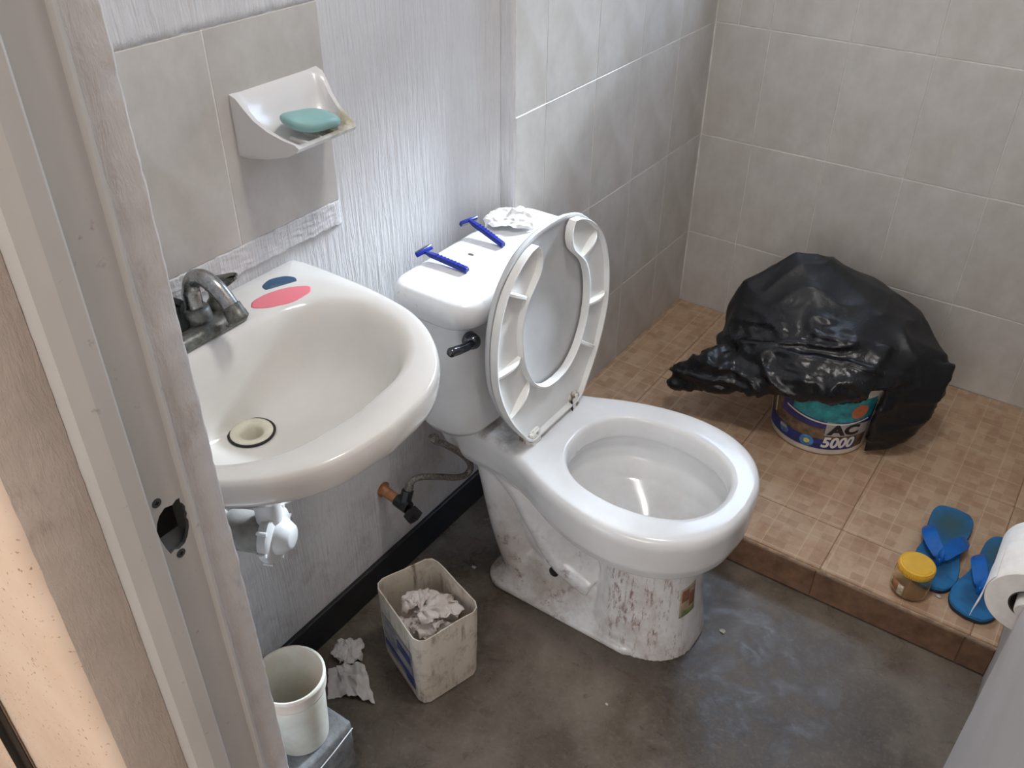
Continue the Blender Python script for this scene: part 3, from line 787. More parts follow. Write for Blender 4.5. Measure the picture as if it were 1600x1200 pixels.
for v in bm.verts:
    x, y, z = v.co; p = Vector((sgn(x, .95)*.049, sgn(y, .9)*.027, sgn(z, .8)*.0125))
    p.z += -.004*(p.x/.052)**2*math.copysign(1, p.x)+.002*math.sin(p.x*60); p.y *= 1-.10*(p.x/.052)
    v.co = mat_r @ p + Vector((.066, .850, DZ+.0385))
tag(mk('soap_bar', bm, 'soap', None, True, loc=(.066, .850, DZ+.025)), 'pale green worn bar of soap lying in the wall soap dish', 'soap')

# ------------------------------------------------------------------ toilet
TY = 1.203
toilet = empty('toilet', (0.02, TY, 0), 'white ceramic two-piece toilet with raised seat and stained foot', 'toilet')
# tank
bm = bmesh.new()
def tr_(x0, x1, hw, r, z, bow): return rrect(x0, x1, TY-hw, TY+hw, r, z, 8, bow)
loft(bm, [tr_(.07, .13, .09, .03, .402, .0), tr_(.055, .150, .130, .045, .404, .004), tr_(.044, .166, .158, .05, .412, .008), tr_(.040, .174, .168, .05, .430, .012), tr_(.037, .180, .176, .045, .50, .014), tr_(.037, .188, .184, .042, .60, .014), tr_(.037, .193, .188, .04, .697, .014)])
mk('tank', bm, 'tank', toilet, True, auto=60)
bm = bmesh.new()
LH = .209
loft(bm, [tr_(.040, .195, LH-.012, .035, .690, .018), tr_(.036, .202, LH-.005, .04, .692, .020), tr_(.034, .207, LH, .043, .699, .020), tr_(.034, .207, LH, .043, .722, .020), tr_(.036, .204, LH-.003, .042, .732, .020), tr_(.041, .198, LH-.009, .04, .7395, .019), tr_(.050, .188, LH-.020, .036, .7425, .017), tr_(.08, .15, LH-.06, .02, .7432, .01)])
mk('tank_lid', bm, 'tank_lid', toilet, True, auto=60)
# flush lever
lv = .1995
bm = bmesh.new(); lathe(bm, [(.0005, .020), (.009, .019), (.0135, .013), (.0145, .006), (.0145, -.004)], (lv-.002, TY-.176, .668), (1, -.3, 0), 24); lever = mk('flush_lever', bm, 'chrome_dark', toilet)
bm = bmesh.new(); tube(bm, spline([(lv+.008, TY-.178, .668), (lv+.012, TY-.198, .672), (lv+.012, TY-.225, .678), (lv+.010, TY-.250, .684)], 5), [.0075]*5+[.008]*5+[.0085]*5+[.004], 14); mk('lever_arm', bm, 'chrome_dark', lever)

# bowl: outline of the rim seen from above, (x, half width)
RZ = .400
bo = [(p.x, p.y) for p in spline([(.030, .0, 0), (.030, .05, 0), (.034, .088, 0), (.06, .103, 0), (.13, .107, 0), (.20, .112, 0), (.265, .130, 0), (.34, .163, 0), (.42, .186, 0), (.50, .193, 0), (.575, .178, 0), (.635, .138, 0), (.672, .075, 0), (.683, .0, 0)], 6)]
bowl_poly = bo+[(x, -y) for x, y in reversed(bo)]
bi = [(p.x, p.y) for p in spline([(.318, 0, 0), (.325, .045, 0), (.352, .090, 0), (.40, .120, 0), (.47, .131, 0), (.54, .122, 0), (.595, .094, 0), (.628, .050, 0), (.638, 0, 0)], 6)]
bowl_in = bi+[(x, -y) for x, y in reversed(bi)]
BC = .47
ba = [2*PI*k/128 for k in range(128)]
def bring(poly, f, z, fx=None, sx=0.0):
    out = []
    for a in ba:
        r = radial(poly, BC, 0, a)
        out.append(Vector((BC+sx+r*math.cos(a)*(fx if fx else f), TY+r*math.sin(a)*f, z)))
    return out
def inset(ring, d):
    n = len(ring); c = sum(ring, Vector())/n; out = []
    for i, p in enumerate(ring):
        t = ring[(i+1) % n]-ring[i-1]; nn = Vector((t.y, -t.x, 0)).normalized()
        if nn.dot(p-c) < 0: nn = -nn
        out.append(p-nn*d)
    return out
full = bring(bowl_poly, 1, RZ)
ell = lambda cx, rx, ry, z: [Vector((cx+rx*math.cos(a), TY+ry*math.sin(a), z)) for a in ba]
def atz(r, z): return [Vector((p.x, p.y, z)) for p in r]
bm = bmesh.new()
rings = [ell(.49, .085, .075, .10), ell(.498, .105, .098, .19), blend(ell(.50, .108, .099, .235), atz(full, .235), .05)]
rings += [blend(ell(.50, .112, .10, .262), atz(full, .262), .32), blend(ell(.50, .112, .10, .276), atz(full, .276), .60), blend(ell(.50, .12, .105, .296), atz(full, .296), .82),
          blend(ell(.50, .12, .105, .322), atz(full, .322), .945), inset(atz(full, .350), .002), inset(atz(full, .380), .0), inset(atz(full, .390), .0015), inset(atz(full, .397), .005), inset(atz(full, .400), .011), inset(atz(full, .4005), .02)]
inn = bring(bowl_in, 1, RZ)
rings += [bring(bowl_in, 1.05, .4005), bring(bowl_in, 1.005, .3995), bring(bowl_in, .98, .395), bring(bowl_in, .965, .380), bring(bowl_in, .965, .356), bring(bowl_in, 1.0, .349), bring(bowl_in, 1.05, .335), bring(bowl_in, 1.0, .30), bring(bowl_in, .82, .268, None, .012), bring(bowl_in, .54, .243, None, .028), bring(bowl_in, .36, .229, None, .030), bring(bowl_in, .20, .222, None, .030)]
loft(bm, rings)
# front column of the foot
def sell(cx, rx, ry, z):
    pw = lambda v, e: math.copysign(abs(v)**e, v)
    return [Vector((cx+rx*(pw(math.cos(a), .62) if math.cos(a) < 0 else math.cos(a)), TY+ry*pw(math.sin(a), .80), z)) for a in ba]
loft(bm, [sell(.515, .118, .116, 0), sell(.515, .116, .114, .01), sell(.517, .105, .108, .06), sell(.516, .098, .103, .12), sell(.514, .096, .101, .18), sell(.508, .098, .101, .225)])
# skirt / foot plate
def foot(z, g): return [Vector((p.x, p.y, z)) for p in rrect(.168+g, .56, TY-.122+g, TY+.122-g, .05, z, 10)]
fr = [foot(0, 0), foot(.014, .0), foot(.026, .016), foot(.05, .040), foot(.09, .048), foot(.102, .064)]
loft(bm, fr)
# trapway
tw = spline([(.14, TY, .36), (.165, TY, .29), (.185, TY, .20), (.205, TY, .12), (.235, TY, .04)], 6)
def wtube(pts, ry, rx):
    rg = []
    for i, p in enumerate(pts):
        dd = (pts[min(i+1, len(pts)-1)]-pts[max(i-1, 0)]).normalized(); nn = Vector((dd.z, 0, -dd.x))
        rr = rx[i] if isinstance(rx, list) else rx; rw = ry[i] if isinstance(ry, list) else ry
        rg.append([p+nn*rr*math.cos(2*PI*k/40)+Vector((0, 1, 0))*rw*math.sin(2*PI*k/40) for k in range(40)])
    loft(bm, rg)
wtube(tw, .094, .062)
tw2 = spline([(.17, TY, .335), (.24, TY, .268), (.293, TY, .190), (.345, TY, .125), (.42, TY, .095)], 6)
wtube(tw2, .100, .050)
wtube(spline([(.20, TY, .30), (.27, TY, .17), (.36, TY, .08)], 6), .074, .085)
b2 = remesh(bm, .0036, 4, .5)
bvh = BVHTree.FromBMesh(b2)
bowl = mk('bowl', b2, 'bowl', toilet, True)
def on_bowl(o, dirv):
    h = bvh.ray_cast(Vector(o), Vector(dirv).normalized()); return h[0], h[1]
# floor bolt hole in the foot
p, nn = on_bowl((.327, TY-.4, .082), (0, 1, 0))
bm = bmesh.new(); lathe(bm, [(.0115, -.004), (.0115, .0006), (.0095, .0014), (.0085, .0008), (.001, .0006)], p, nn, 24); mk('bolt_hole', bm, 'black', toilet)
# faded sticker on the foot, conforming to it
def decal(name, mat, parent, az0, az1, z0, z1, off=.0009, c=(.507, TY)):
    bm = bmesh.new(); nu, nv = 8, 6; g = []
    for j in range(nv+1):
        row = []
        for i in range(nu+1):
            a = math.radians(az0+(az1-az0)*i/nu); z = z0+(z1-z0)*j/nv
            dv = Vector((math.cos(a), math.sin(a), 0)); hit, nrm = on_bowl(Vector((c[0], c[1], z))+dv*.4, -dv)
            row.append(bm.verts.new(hit+nrm*off))
        g.append(row)
    for a, b in zip(g, g[1:]):
        for i in range(nu): bm.faces.new((a[i], a[i+1], b[i+1], b[i]))
    thicken(bm, .0006)
    return mk(name, bm, mat, parent)
st = decal('sticker', 'sticker', toilet, -30, -6, .105, .180)
decal('sticker_print', 'sticker_b', st, -28, -18, .145, .175, .0014); decal('sticker_print', 'sticker_b', st, -17, -8, .125, .160, .0014); decal('sticker_print', 'sticker_g', st, -28, -8, .108, .120, .0014)

# raised seat: underside faces the room, tips up; lid behind it
X0, LEAN = .258, -.016/.41
SC = TY+.004; HB = RZ+.012
def sp3(u, wv, d): # u lateral, wv along the seat, d proud of the seat plane
    return Vector((X0+LEAN*wv+d, SC+u, HB+wv))
outer_h = [(p.x, p.y) for p in spline([(.0, .0, 0), (.05, .0, 0), (.088, .002, 0), (.118, .035, 0), (.158, .095, 0), (.186, .165, 0), (.192, .225, 0), (.184, .285, 0), (.160, .340, 0), (.122, .378, 0), (.084, .398, 0), (.060, .402, 0)], 5)]
inner_h = [(p.x, p.y) for p in spline([(.0, .098, 0), (.038, .104, 0), (.074, .130, 0), (.100, .172, 0), (.112, .222, 0), (.110, .268, 0), (.096, .305, 0), (.072, .330, 0), (.053, .350, 0), (.046, .372, 0), (.050, .392, 0), (.060, .402, 0)], 5)]
def resample(pts, n):
    L = [0]
    for a, b in zip(pts, pts[1:]): L.append(L[-1]+math.dist(a, b))
    out = []
    for k in range(n):
        s = L[-1]*k/(n-1); i = 0
        while i < len(L)-2 and L[i+1] < s: i += 1
        t = (s-L[i])/max(1e-9, L[i+1]-L[i]); a, b = pts[i], pts[i+1]; out.append((a[0]+(b[0]-a[0])*t, a[1]+(b[1]-a[1])*t))
    return out
NS = 60
oh, ih = resample(outer_h, NS), resample(inner_h, NS)
op = [(-x, y) for x, y in reversed(oh)]+oh[1:]; ip = [(-x, y) for x, y in reversed(ih)]+ih[1:]
seat = empty('seat_hold', (0, 0, 0)); bpy.data.objects.remove(seat)
rows = []
for (ou, ow), (iu, iw) in zip(op, ip):
    L = math.hypot(ou-iu, ow-iw); du, dw = ((iu-ou)/L, (iw-ow)/L) if L > 1e-6 else (0, 0)
    def pt(t, dd): return sp3(ou+(iu-ou)*t, ow+(iw-ow)*t, dd)
    e = min(.0045, L*.3)/max(L, 1e-6); e2 = min(.0065, L*.42)/max(L, 1e-6)
    rows.append([pt(0, 0), pt(0, .013), pt(e*.3, .0150), pt(e, .0145), pt(e2, .0045), pt(.5, .0035), pt(1-e2, .0045), pt(1-e, .0150), pt(1-e*.3, .0155), pt(1, .0135), pt(1, 0)])
bm = bmesh.new(); loft(bm, rows, False, False); bmesh.ops.remove_doubles(bm, verts=bm.verts, dist=2e-5)
sring_o = mk('seat_ring', bm, 'seat', toilet, True, auto=45)
for s in (-1, 1):
    for (ou, ow), (iu, iw) in (((.152, .088), (.082, .140)), ((.190, .200), (.108, .205)), ((.150, .350), (.086, .312))):
        bm = bmesh.new(); n_ = 10; rg = []
        dd = Vector((iu-ou, iw-ow)).normalized(); pn = Vector((-dd.y, dd.x))*.0045
        for k in range(n_+1):
            t = .06+.88*k/n_; u, wv = ou+(iu-ou)*t, ow+(iw-ow)*t; hgt = .0035+.013*math.sin(PI*min(1, max(0, t)))**.5 if 0 < t < 1 else .004
            rg.append([sp3(s*(u+pn.x), wv+pn.y, .003), sp3(s*(u+pn.x*.5), wv+pn.y*.5, hgt), sp3(s*(u-pn.x*.5), wv-pn.y*.5, hgt), sp3(s*(u-pn.x), wv-pn.y, .003)])
        loft(bm, rg); mk('seat_rib', bm, 'seat_rib', sring_o, True, auto=40)
lid_h = resample([(p.x, p.y) for p in spline([(.0, .004, 0), (.05, .004, 0), (.085, .006, 0), (.116, .035, 0), (.157, .095, 0), (.187, .165, 0), (.194, .225, 0), (.186, .290, 0), (.160, .348, 0), (.112, .392, 0), (.055, .412, 0), (0, .416, 0)], 5)], 50)
lp = [(-x, y) for x, y in reversed(lid_h)]+lid_h[1:-1]
def lring(f, dd): return [sp3(u*f, .21+(wv-.21)*f, dd) for u, wv in lp]
bm = bmesh.new(); loft(bm, [lring(.6, -.0150), lring(.93, -.0140), lring(.99, -.011), lring(1.0, -.006), lring(.995, -.0015), lring(.97, -.001), lring(.94, -.0045), lring(.6, -.0050)]); mk('seat_lid', bm, 'seat_lid', toilet, True, auto=60)
for s in (-1, 1):
    bm = bmesh.new(); hull(bm, [Vector((x, SC+s*.072+y, z)) for x in (X0-.016, X0+.014) for y in (-.016, .016) for z in (RZ-.002, RZ+.016)] + [Vector((x, SC+s*.072+y, RZ+.030)) for x in (X0-.010, X0+.010) for y in (-.016, .016)])
    bmesh.ops.bevel(bm, geom=list(bm.edges), offset=.003, segments=2, affect='EDGES'); hg = mk('hinge', bm, 'hinge', toilet, True, auto=40)
    bm = bmesh.new(); lathe(bm, [(.006, 0), (.006, .006), (.004, .008)], (X0+.005, SC+s*.045, RZ+.012), (0, -s, 0), 16); mk('hinge_pin', bm, 'hinge', hg, True, auto=40)
bm = bmesh.new(); box(bm, (X0-.006, SC-.086, RZ+.003), (X0+.005, SC+.086, RZ+.014), .002, 2); mk('hinge_bar', bm, 'hinge', toilet, True, auto=40)

# ------------------------------------------------------------------ water valve and hose
va = empty('water_valve', (0, .975, .25), 'black water valve on a copper stub with braided hose to the tank', 'valve')
bm = bmesh.new(); tube(bm, [(.0, .975, .258), (.055, .972, .252)], .011, 18); mk('wall_stub', bm, 'copper', va, True, auto=40)
bm = bmesh.new(); lathe(bm, [(.001, .0), (.016, .0005), (.017, .003), (.012, .004)], (.0005, .976, .258), (1, 0, 0), 24); mk('escutcheon', bm, 'copper', va, True, auto=40)
bm = bmesh.new(); tube(bm, [(.042, .972, .253), (.075, .970, .250)], .014, 8); tube(bm, [(.062, .972, .252), (.062, .985, .280)], .0125, 8); mk('valve_body', bm, 'black_plastic', va, True, auto=30)
bm = bmesh.new(); lathe(bm, [(.009, -.004), (.018, .0), (.019, .016), (.010, .020)], (.082, .966, .246), (.8, -.15, -.25), 6); mk('valve_knob', bm, 'black_plastic', va, True, auto=30)
hp = spline([(.062, .986, .280), (.064, .996, .297), (.070, 1.012, .299), (.078, 1.040, .285), (.086, 1.072, .265), (.092, 1.105, .243), (.097, 1.130, .235), (.100, 1.143, .247), (.100, 1.134, .276), (.100, 1.102, .320), (.100, 1.060, .368), (.099, 1.034, .392), (.098, 1.032, .405)], 6)
bm = bmesh.new(); tube(bm, hp, .0068, 12); mk('hose', bm, 'hose', va)
bm = bmesh.new(); tube(bm, [hp[0], hp[3]], .009, 12); mk('hose_fitting', bm, 'hose', va, True, auto=40)
bm = bmesh.new(); tube(bm, [hp[-4], hp[-1]], .0105, 12); mk('hose_fitting', bm, 'hose', va, True, auto=40)

# ------------------------------------------------------------------ razors on the tank lid
def razor(label, loc, rz, head_roll, pitch):
    o = empty('razor', (0, 0, 0), label, 'razor', 'blue razors on the tank lid')
    bm = bmesh.new(); rg = []
    for x, hw, hh in ((.0, .0035, .0025), (.006, .0035, .003), (.014, .0055, .0042), (.020, .006, .0045), (.05, .006, .0048), (.085, .0062, .005), (.098, .006, .005), (.1005, .0045, .0035)):
        rg.append([Vector((x, sy*hw, sz*hh)) for sy, sz in ((1, .5), (.6, 1), (-.6, 1), (-1, .5), (-1, -.5), (-.6, -1), (.6, -1), (1, -.5))])
    loft(bm, rg); hd = mk('razor_handle', bm, 'razor', o, True, auto=35)
    bm = bmesh.new(); box(bm, (-.0065, -.0205, -.003), (.0025, .0205, .003), .0012, 2)
    rm = Euler((0, head_roll, 0)).to_matrix()
    for v in bm.verts: v.co = rm @ v.co
    mk('razor_head', bm, 'razor', o, True, auto=35)
    bm = bmesh.new(); box(bm, (-.0075, -.018, -.0038), (-.001, .018, -.003)); box(bm, (-.0088, -.019, -.0028), (-.0078, .019, .0028))
    for v in bm.verts: v.co = rm @ v.co
    mk('blade', bm, 'steel', o, False)
    bm = bmesh.new()
    for k in range(7): box(bm, (.028+.008*k, -.0045, .0043), (.031+.008*k, .0045, .0054))
    mk('grip_ridges', bm, 'razor', hd, False)
    o.location = loc; o.rotation_euler = (0, pitch, rz); return o
LZ = .7433
razor('blue disposable razor nearest the sink, lying flat on the tank lid', (.036, 1.108, LZ+.0105), math.radians(-2), math.radians(55), math.radians(2.5))
razor('blue disposable razor beside the crumpled tissue, head propped up on the tank lid', (.034, 1.244, LZ+.021), math.radians(-13), math.radians(-70), math.radians(9))

# ------------------------------------------------------------------ crumpled papers
def crumple(name, center, size, seed, mat, label, cat, group=None, n=44, amp=1.0, rot=0.0, curl=.35, thick=.0006, tilt=(0, 0)):
    bm = bmesh.new(); rr = random.Random(seed); off = Vector((rr.uniform(0, 50), rr.uniform(0, 50), rr.uniform(0, 50)))
    g = []; zmin = 1e9; ca, sa = math.cos(rot), math.sin(rot)
    for j in range(n+1):
        row = []
        for i in range(n+1):
            u, v = i/n*2-1, j/n*2-1
            # round the square into a ragged patch
            k = 1-.18*(u*u*v*v); q = Vector((u*1.9, v*1.9, 0))+off
            dd, _ = noise.voronoi(q*1.1); cr = (dd[1]-dd[0])
            dd2, _ = noise.voronoi(q*2.7+Vector((7, 3, 1))); cr2 = (dd2[1]-dd2[0])
            hN = .45*noise.noise(q*.8)+.55*cr+.22*cr2
            r2 = min(1, (u*u+v*v)/2)
            z = (1-r2)**.6*.45+hN*.55*amp
            wx = noise.noise(q*1.3+Vector((11, 0, 0)))*curl; wy = noise.noise(q*1.3+Vector((0, 17, 0)))*curl
            x, y = (u*k+wx)*size[0]/2, (v*k+wy)*size[1]/2
            x2, y2 = x*ca-y*sa, x*sa+y*ca
            p = Vector((center[0]+x2, center[1]+y2, z*size[2]+x2*tilt[0]+y2*tilt[1])); zmin = min(zmin, p.z); row.append(p)
        g.append(row)
    vs_ = [[bm.verts.new((p.x, p.y, p.z-zmin+center[2]+.0004)) for p in r] for r in g]
    for a, b in zip(vs_, vs_[1:]):
        for i in range(n): bm.faces.new((a[i], a[i+1], b[i+1], b[i]))
    bmesh.ops.recalc_face_normals(bm, faces=bm.faces)
    thicken(bm, thick)
    return tag(mk(name, bm, mat, None, True, loc=center, auto=50), label, cat, group)
crumple('crumpled_tissue', (.082, 1.318, LZ), (.100, .085, .028), 5, 'paper', 'crumpled white tissue on the tank lid against the wall', 'tissue', amp=1.0, rot=.4, curl=.22)
crumple('shaving_scrap', (.098, 1.165, LZ), (.012, .005, .002), 9, 'debris_dark', 'tiny grey scrap on the tank lid between razor and seat', 'scrap', n=8)

# ------------------------------------------------------------------ cut plastic jug used as a bin
def chamfer_quad(c, z, off=0.0, ch=.018):
    cc = sum((Vector((x, y)) for x, y in c), Vector((0, 0)))/4; out = []
    pts = [Vector((x, y)) for x, y in c]; pts = [p+(cc-p).normalized()*off*1.4 for p in pts]
    for i in range(4):
        p, a, b = pts[i], pts[i-1], pts[(i+1) % 4]
        d1, d2 = (a-p).normalized(), (b-p).normalized()
        for t in (0, .5, 1):
            s = (p+d1*ch)*(1-t)+(p+d2*ch)*t
            if t == .5: s = s+(p-s)*.35
            out.append(Vector((s.x, s.y, z)))
        n0 = p+d2*ch; n1 = b+(p-b).normalized()*ch
        for k in range(1, 6): s = n0.lerp(n1, k/6); out.append(Vector((s.x, s.y, z)))
    return out
JQ = [(.110, .818), (.274, .752), (.316, .888), (.160, .938)]
JC = (.215, .849)
def shrink(q, f): return [(JC[0]+(x-JC[0])*f, JC[1]+(y-JC[1])*f) for x, y in q]
jug = empty('plastic_jug', (*JC, 0), 'dirty white square plastic jug with its top cut off, used as a paper bin', 'bin')
bm = bmesh.new(); rg = [chamfer_quad(shrink(JQ, .90), 0.0005), chamfer_quad(shrink(JQ, .955), .004), chamfer_quad(shrink(JQ, .965), .02)]
rg += [chamfer_quad(shrink(JQ, f), z) for f, z in ((.97, .05), (.985, .09), (.995, .15))]
top = chamfer_quad(JQ, .192)
for i, p in enumerate(top): p.z += .004*noise.noise(Vector((p.x*30, p.y*30, 2)))
rg.append(top); rg.append(inset(top, .0022))
for f, z in ((.985, .15), (.96, .05), (.93, .006)): rg.append(chamfer_quad(shrink(JQ, f-.018), z))
loft(bm, rg); mk('jug_body', bm, 'jug', jug, True, auto=50)
# paper label on the left face, blue strip along its foot
a0, a1 = Vector((.1265, .8114, 0)), Vector((.2575, .7586, 0)); nrm = Vector((a1.y-a0.y, -(a1.x-a0.x), 0)).normalized()
if nrm.dot(Vector((JC[0], JC[1], 0))-a0) > 0: nrm = -nrm
def face_patch(name, mat, parent, t0, t1, z0, z1, off):
    bm = bmesh.new(); g = []
    for z in (z0, (z0+z1)/2, z1):
        f = .97+.025*min(1, max(0, (z-.05)/.1)); row = []
        for t in (t0, (t0+t1)/2, t1):
            p = a0.lerp(a1, t); p = Vector((JC[0]+(p.x-JC[0])*f, JC[1]+(p.y-JC[1])*f, z))+nrm*(off-.0004); row.append(bm.verts.new(p))
        g.append(row)
    for a, b in zip(g, g[1:]):
        for i in range(2): bm.faces.new((a[i], a[i+1], b[i+1], b[i]))
    thicken(bm, .0008)
    return mk(name, bm, mat, parent, False)
lb = face_patch('jug_label', 'jug_label', jug, .06, .92, .035, .135, .0015)
face_patch('label_stripe', 'jug_blue', lb, .08, .95, .050, .064, .0026); face_patch('label_stripe', 'jug_blue', lb, .50, .90, .095, .118, .0026); face_patch('label_stripe', 'jug_blue', lb, .72, .97, .036, .048, .0026)
crumple('crumpled_paper', (.216, .852, .112), (.100, .100, .062), 21, 'paper_dirty', 'crumpled used paper filling the bottom of the cut jug', 'paper', 'papers in the jug', rot=.3)
crumple('crumpled_paper', (.228, .860, .134), (.084, .084, .056), 34, 'paper_dirty', 'crumpled paper on top in the jug, at its far right side', 'paper', 'papers in the jug', rot=1.0, tilt=(.2, -.3))
crumple('crumpled_paper', (.190, .846, .136), (.050, .054, .050), 47, 'paper_dirty', 'small crumpled paper in the jug at its left side', 'paper', 'papers in the jug', rot=2.0, tilt=(.4, .2))
crumple('crumpled_paper', (.236, .822, .128), (.060, .048, .040), 58, 'paper_dirty', 'flat folded paper in the jug at its near corner', 'paper', 'papers in the jug', rot=.2, tilt=(-.1, .4))

# ------------------------------------------------------------------ concrete block and plastic tub, papers on the floor
bm = bmesh.new(); box(bm, (.085, .335, .0), (.250, .600, .130)); bmesh.ops.subdivide_edges(bm, edges=bm.edges, cuts=22, use_grid_fill=True)
for v in bm.verts:
    q = v.co*26; s = noise.noise(q)*.0022+noise.noise(q*3)*.0016
    ex = min(abs(v.co.x-.085), abs(v.co.x-.25)) < 1e-4; ey = min(abs(v.co.y-.335), abs(v.co.y-.6)) < 1e-4; ez = abs(v.co.z-.13) < 1e-4
    c = Vector((.168, .468, .06)); d_ = (v.co-c).normalized()
    if v.co.z > .002:
        v.co += d_*(s-(.004 if ex+ey+ez >= 2 else 0))
        if v.co.z > .1295: v.co.z = .1295
tag(mk('concrete_block', bm, 'block', None, True, loc=(.168, .468, 0), auto=60), 'rough grey concrete block under the white tub by the doorway', 'block')
bm = bmesh.new(); tube(bm, [(.2535, .596, .118), (.2540, .55, .108), (.2540, .50, .100), (.254, .45, .094)], .0011, 6)  # thin white tube drawn along the side of the block
tag(mk('white_line', bm, 'paper', None, True, loc=(.2535, .55, .11)), 'thin white line along the concrete block', 'white_line')
CU = (.196, .535, .1302)
cup = empty('plastic_tub', CU, 'translucent white plastic tub standing on the concrete block', 'tub')
bm = bmesh.new(); lathe(bm, [(.001, .0005), (.041, .0005), (.0455, .003), (.0470, .02), (.0520, .125), (.0525, .128), (.0555, .130), (.0565, .135), (.0560, .150), (.0575, .152), (.0575, .158), (.0560, .160), (.0535, .160), (.0520, .152), (.0500, .120), (.0450, .018), (.042, .004), (.001, .003)], CU, (0, 0, 1), 48, False, False)
mk('tub_body', bm, 'cup', cup, True, auto=50)
bm = bmesh.new(); lathe(bm, [(.0425, .004), (.0425, .0055), (.001, .0055)], CU, (0, 0, 1), 32, False, True); mk('tub_bottom', bm, 'cup', cup)
def sheet(name, corners, folds, seed, mat, label, n=26, amp=.006, z0=.001):
    bm = bmesh.new(); P4 = [Vector(c) for c in corners]; g = []
    for j in range(n+1):
        row = []
        for i in range(n+1):
            u, v = i/n, j/n
            p = P4[0].lerp(P4[1], u).lerp(P4[3].lerp(P4[2], u), v)
            q = Vector((u*3+seed, v*3, seed)); dd, _ = noise.voronoi(q*.8)
            h = amp*(1.2*(dd[1]-dd[0])+.7*noise.noise(q*1.4))
            for (a, b, c_, hh) in folds: h += hh*max(0, 1-abs(a*u+b*v-c_)/.22)
            e = Vector((noise.noise(q*2)*.004, noise.noise(q*2+Vector((9, 9, 9)))*.004, 0))
            row.append(bm.verts.new(p+e+Vector((0, 0, max(z0, h+z0)))))
        g.append(row)
    for a, b in zip(g, g[1:]):
        for i in range(n): bm.faces.new((a[i], a[i+1], b[i+1], b[i]))
    bmesh.ops.recalc_face_normals(bm, faces=bm.faces); thicken(bm, .0006)
    return tag(mk(name, bm, mat, None, True, loc=P4[0], auto=50), label, 'paper', 'papers on the floor')
sheet('paper_sheet', [(.060, .715, 0), (.105, .765, 0), (.165, .715, 0), (.110, .665, 0)], [(1, 0, .5, .010)], 3, 'paper_grey', 'flat grey paper sheet on the floor partly under the folded one')
sheet('paper_sheet', [(.070, .728, .004), (.120, .758, .012), (.192, .708, .004), (.135, .690, .006)], [(0, 1, .45, .014), (1, .4, .8, .010)], 8, 'paper_grey', 'folded grey paper on the floor between tub and jug')
crumple('crumpled_paper', (.066, .768, .0), (.058, .060, .036), 73, 'paper_grey', 'small crumpled paper on the floor against the black baseboard', 'paper', 'papers on the floor', rot=.8)

# ------------------------------------------------------------------ bucket and black bag in the shower
BK = Vector((.615, 1.925, SZ)); BR0, BR1, BH = .118, .134, .24
bucket = empty('paint_bucket', BK, 'white plastic paint bucket reading AC 5000 under the black bag', 'bucket')
bm = bmesh.new(); lathe(bm, [(.001, .001), (.112, .001), (.117, .004), (.118, .010), (.1325, .180), (.136, .182), (.137, .190), (.134, .192), (.135, .205), (.130, .205), (.127, .18), (.112, .012), (.001, .010)], BK, (0, 0, 1), 64, False, False)
mk('bucket_body', bm, 'bucket', bucket, True, auto=50)
def brad(z): return BR0+(BR1-BR0)*(z-.01)/.195
AF = math.degrees(math.atan2(-.85, .165))     # azimuth of the label's middle, facing the door
def bpt(deg, z, off): a = math.radians(AF+deg); r = brad(z)+off; return BK+Vector((r*math.cos(a), r*math.sin(a), z))
def cpatch(name, mat, parent, f_lo, f_hi, d0, d1, off, n=24):
    """curved band between the height functions f_lo and f_hi (of degrees)"""
    bm = bmesh.new(); lo = []; hi = []
    for i in range(n+1):
        dg = d0+(d1-d0)*i/n; lo.append(bm.verts.new(bpt(dg, f_lo(dg), off))); hi.append(bm.verts.new(bpt(dg, f_hi(dg), off)))
    for i in range(n): bm.faces.new((lo[i], lo[i+1], hi[i+1], hi[i]))
    thicken(bm, .0004)
    return mk(name, bm, mat, parent, True, auto=50)
K = lambda v: (lambda d: v)
lab = cpatch('bucket_label', 'bk_brown', bucket, K(.022), K(.165), -72, 62, .0006)
cpatch('label_band', 'bk_blue', lab, K(.022), lambda d: .058-.006*math.cos(math.radians(d*2)), -70, 48, .0012)
cpatch('label_band', 'bk_navy', lab, lambda d: .098-.012*math.cos(math.radians(d*1.6)), K(.150), -45, 62, .0012)
cpatch('label_band', 'bk_grey', lab, K(.066), lambda d: .112-.0002*d, 9, 60, .0017)
cpatch('label_arc', 'bk_white', lab, lambda d: .122-.02*math.cos(math.radians((d-14)*1.5)), lambda d: .126-.02*math.cos(math.radians((d-14)*1.5)), -38, 55, .0018)
cpatch('label_arc', 'bk_teal', lab, lambda d: .130-.02*math.cos(math.radians((d-14)*1.5)), K(.185), -30, 58, .0018)
cpatch('label_stripe', 'bk_white', lab, K(.07), K(.15), -57, -55, .0018, 3)
def bdisc(name, mat, parent, dg, z, r, off, n=28, ry=None):
    bm = bmesh.new(); c = bm.verts.new(bpt(dg, z, off+.0003)); rg = [bm.verts.new(bpt(dg+math.degrees(r*math.cos(2*PI*k/n)/brad(z)), z+(ry or r)*math.sin(2*PI*k/n), off)) for k in range(n)]
    for k in range(n): bm.faces.new((c, rg[k], rg[(k+1) % n]))
    thicken(bm, .0004); return mk(name, mat=mat, bm=bm, parent=parent, smooth=True, auto=50)
bdisc('label_ball', 'bk_orange', lab, 40, .143, .021, .0026)
bdisc('label_round', 'bk_ltblue', lab, -38, .044, .014, .0018); bdisc('label_round', 'bk_ltblue', lab, -8, .040, .017, .0018); bdisc('label_round', 'bk_yellow', lab, -8, .040, .007, .0024)
cpatch('label_stripe', 'bk_grey', lab, K(.046), K(.055), -44, -34, .0024, 4)
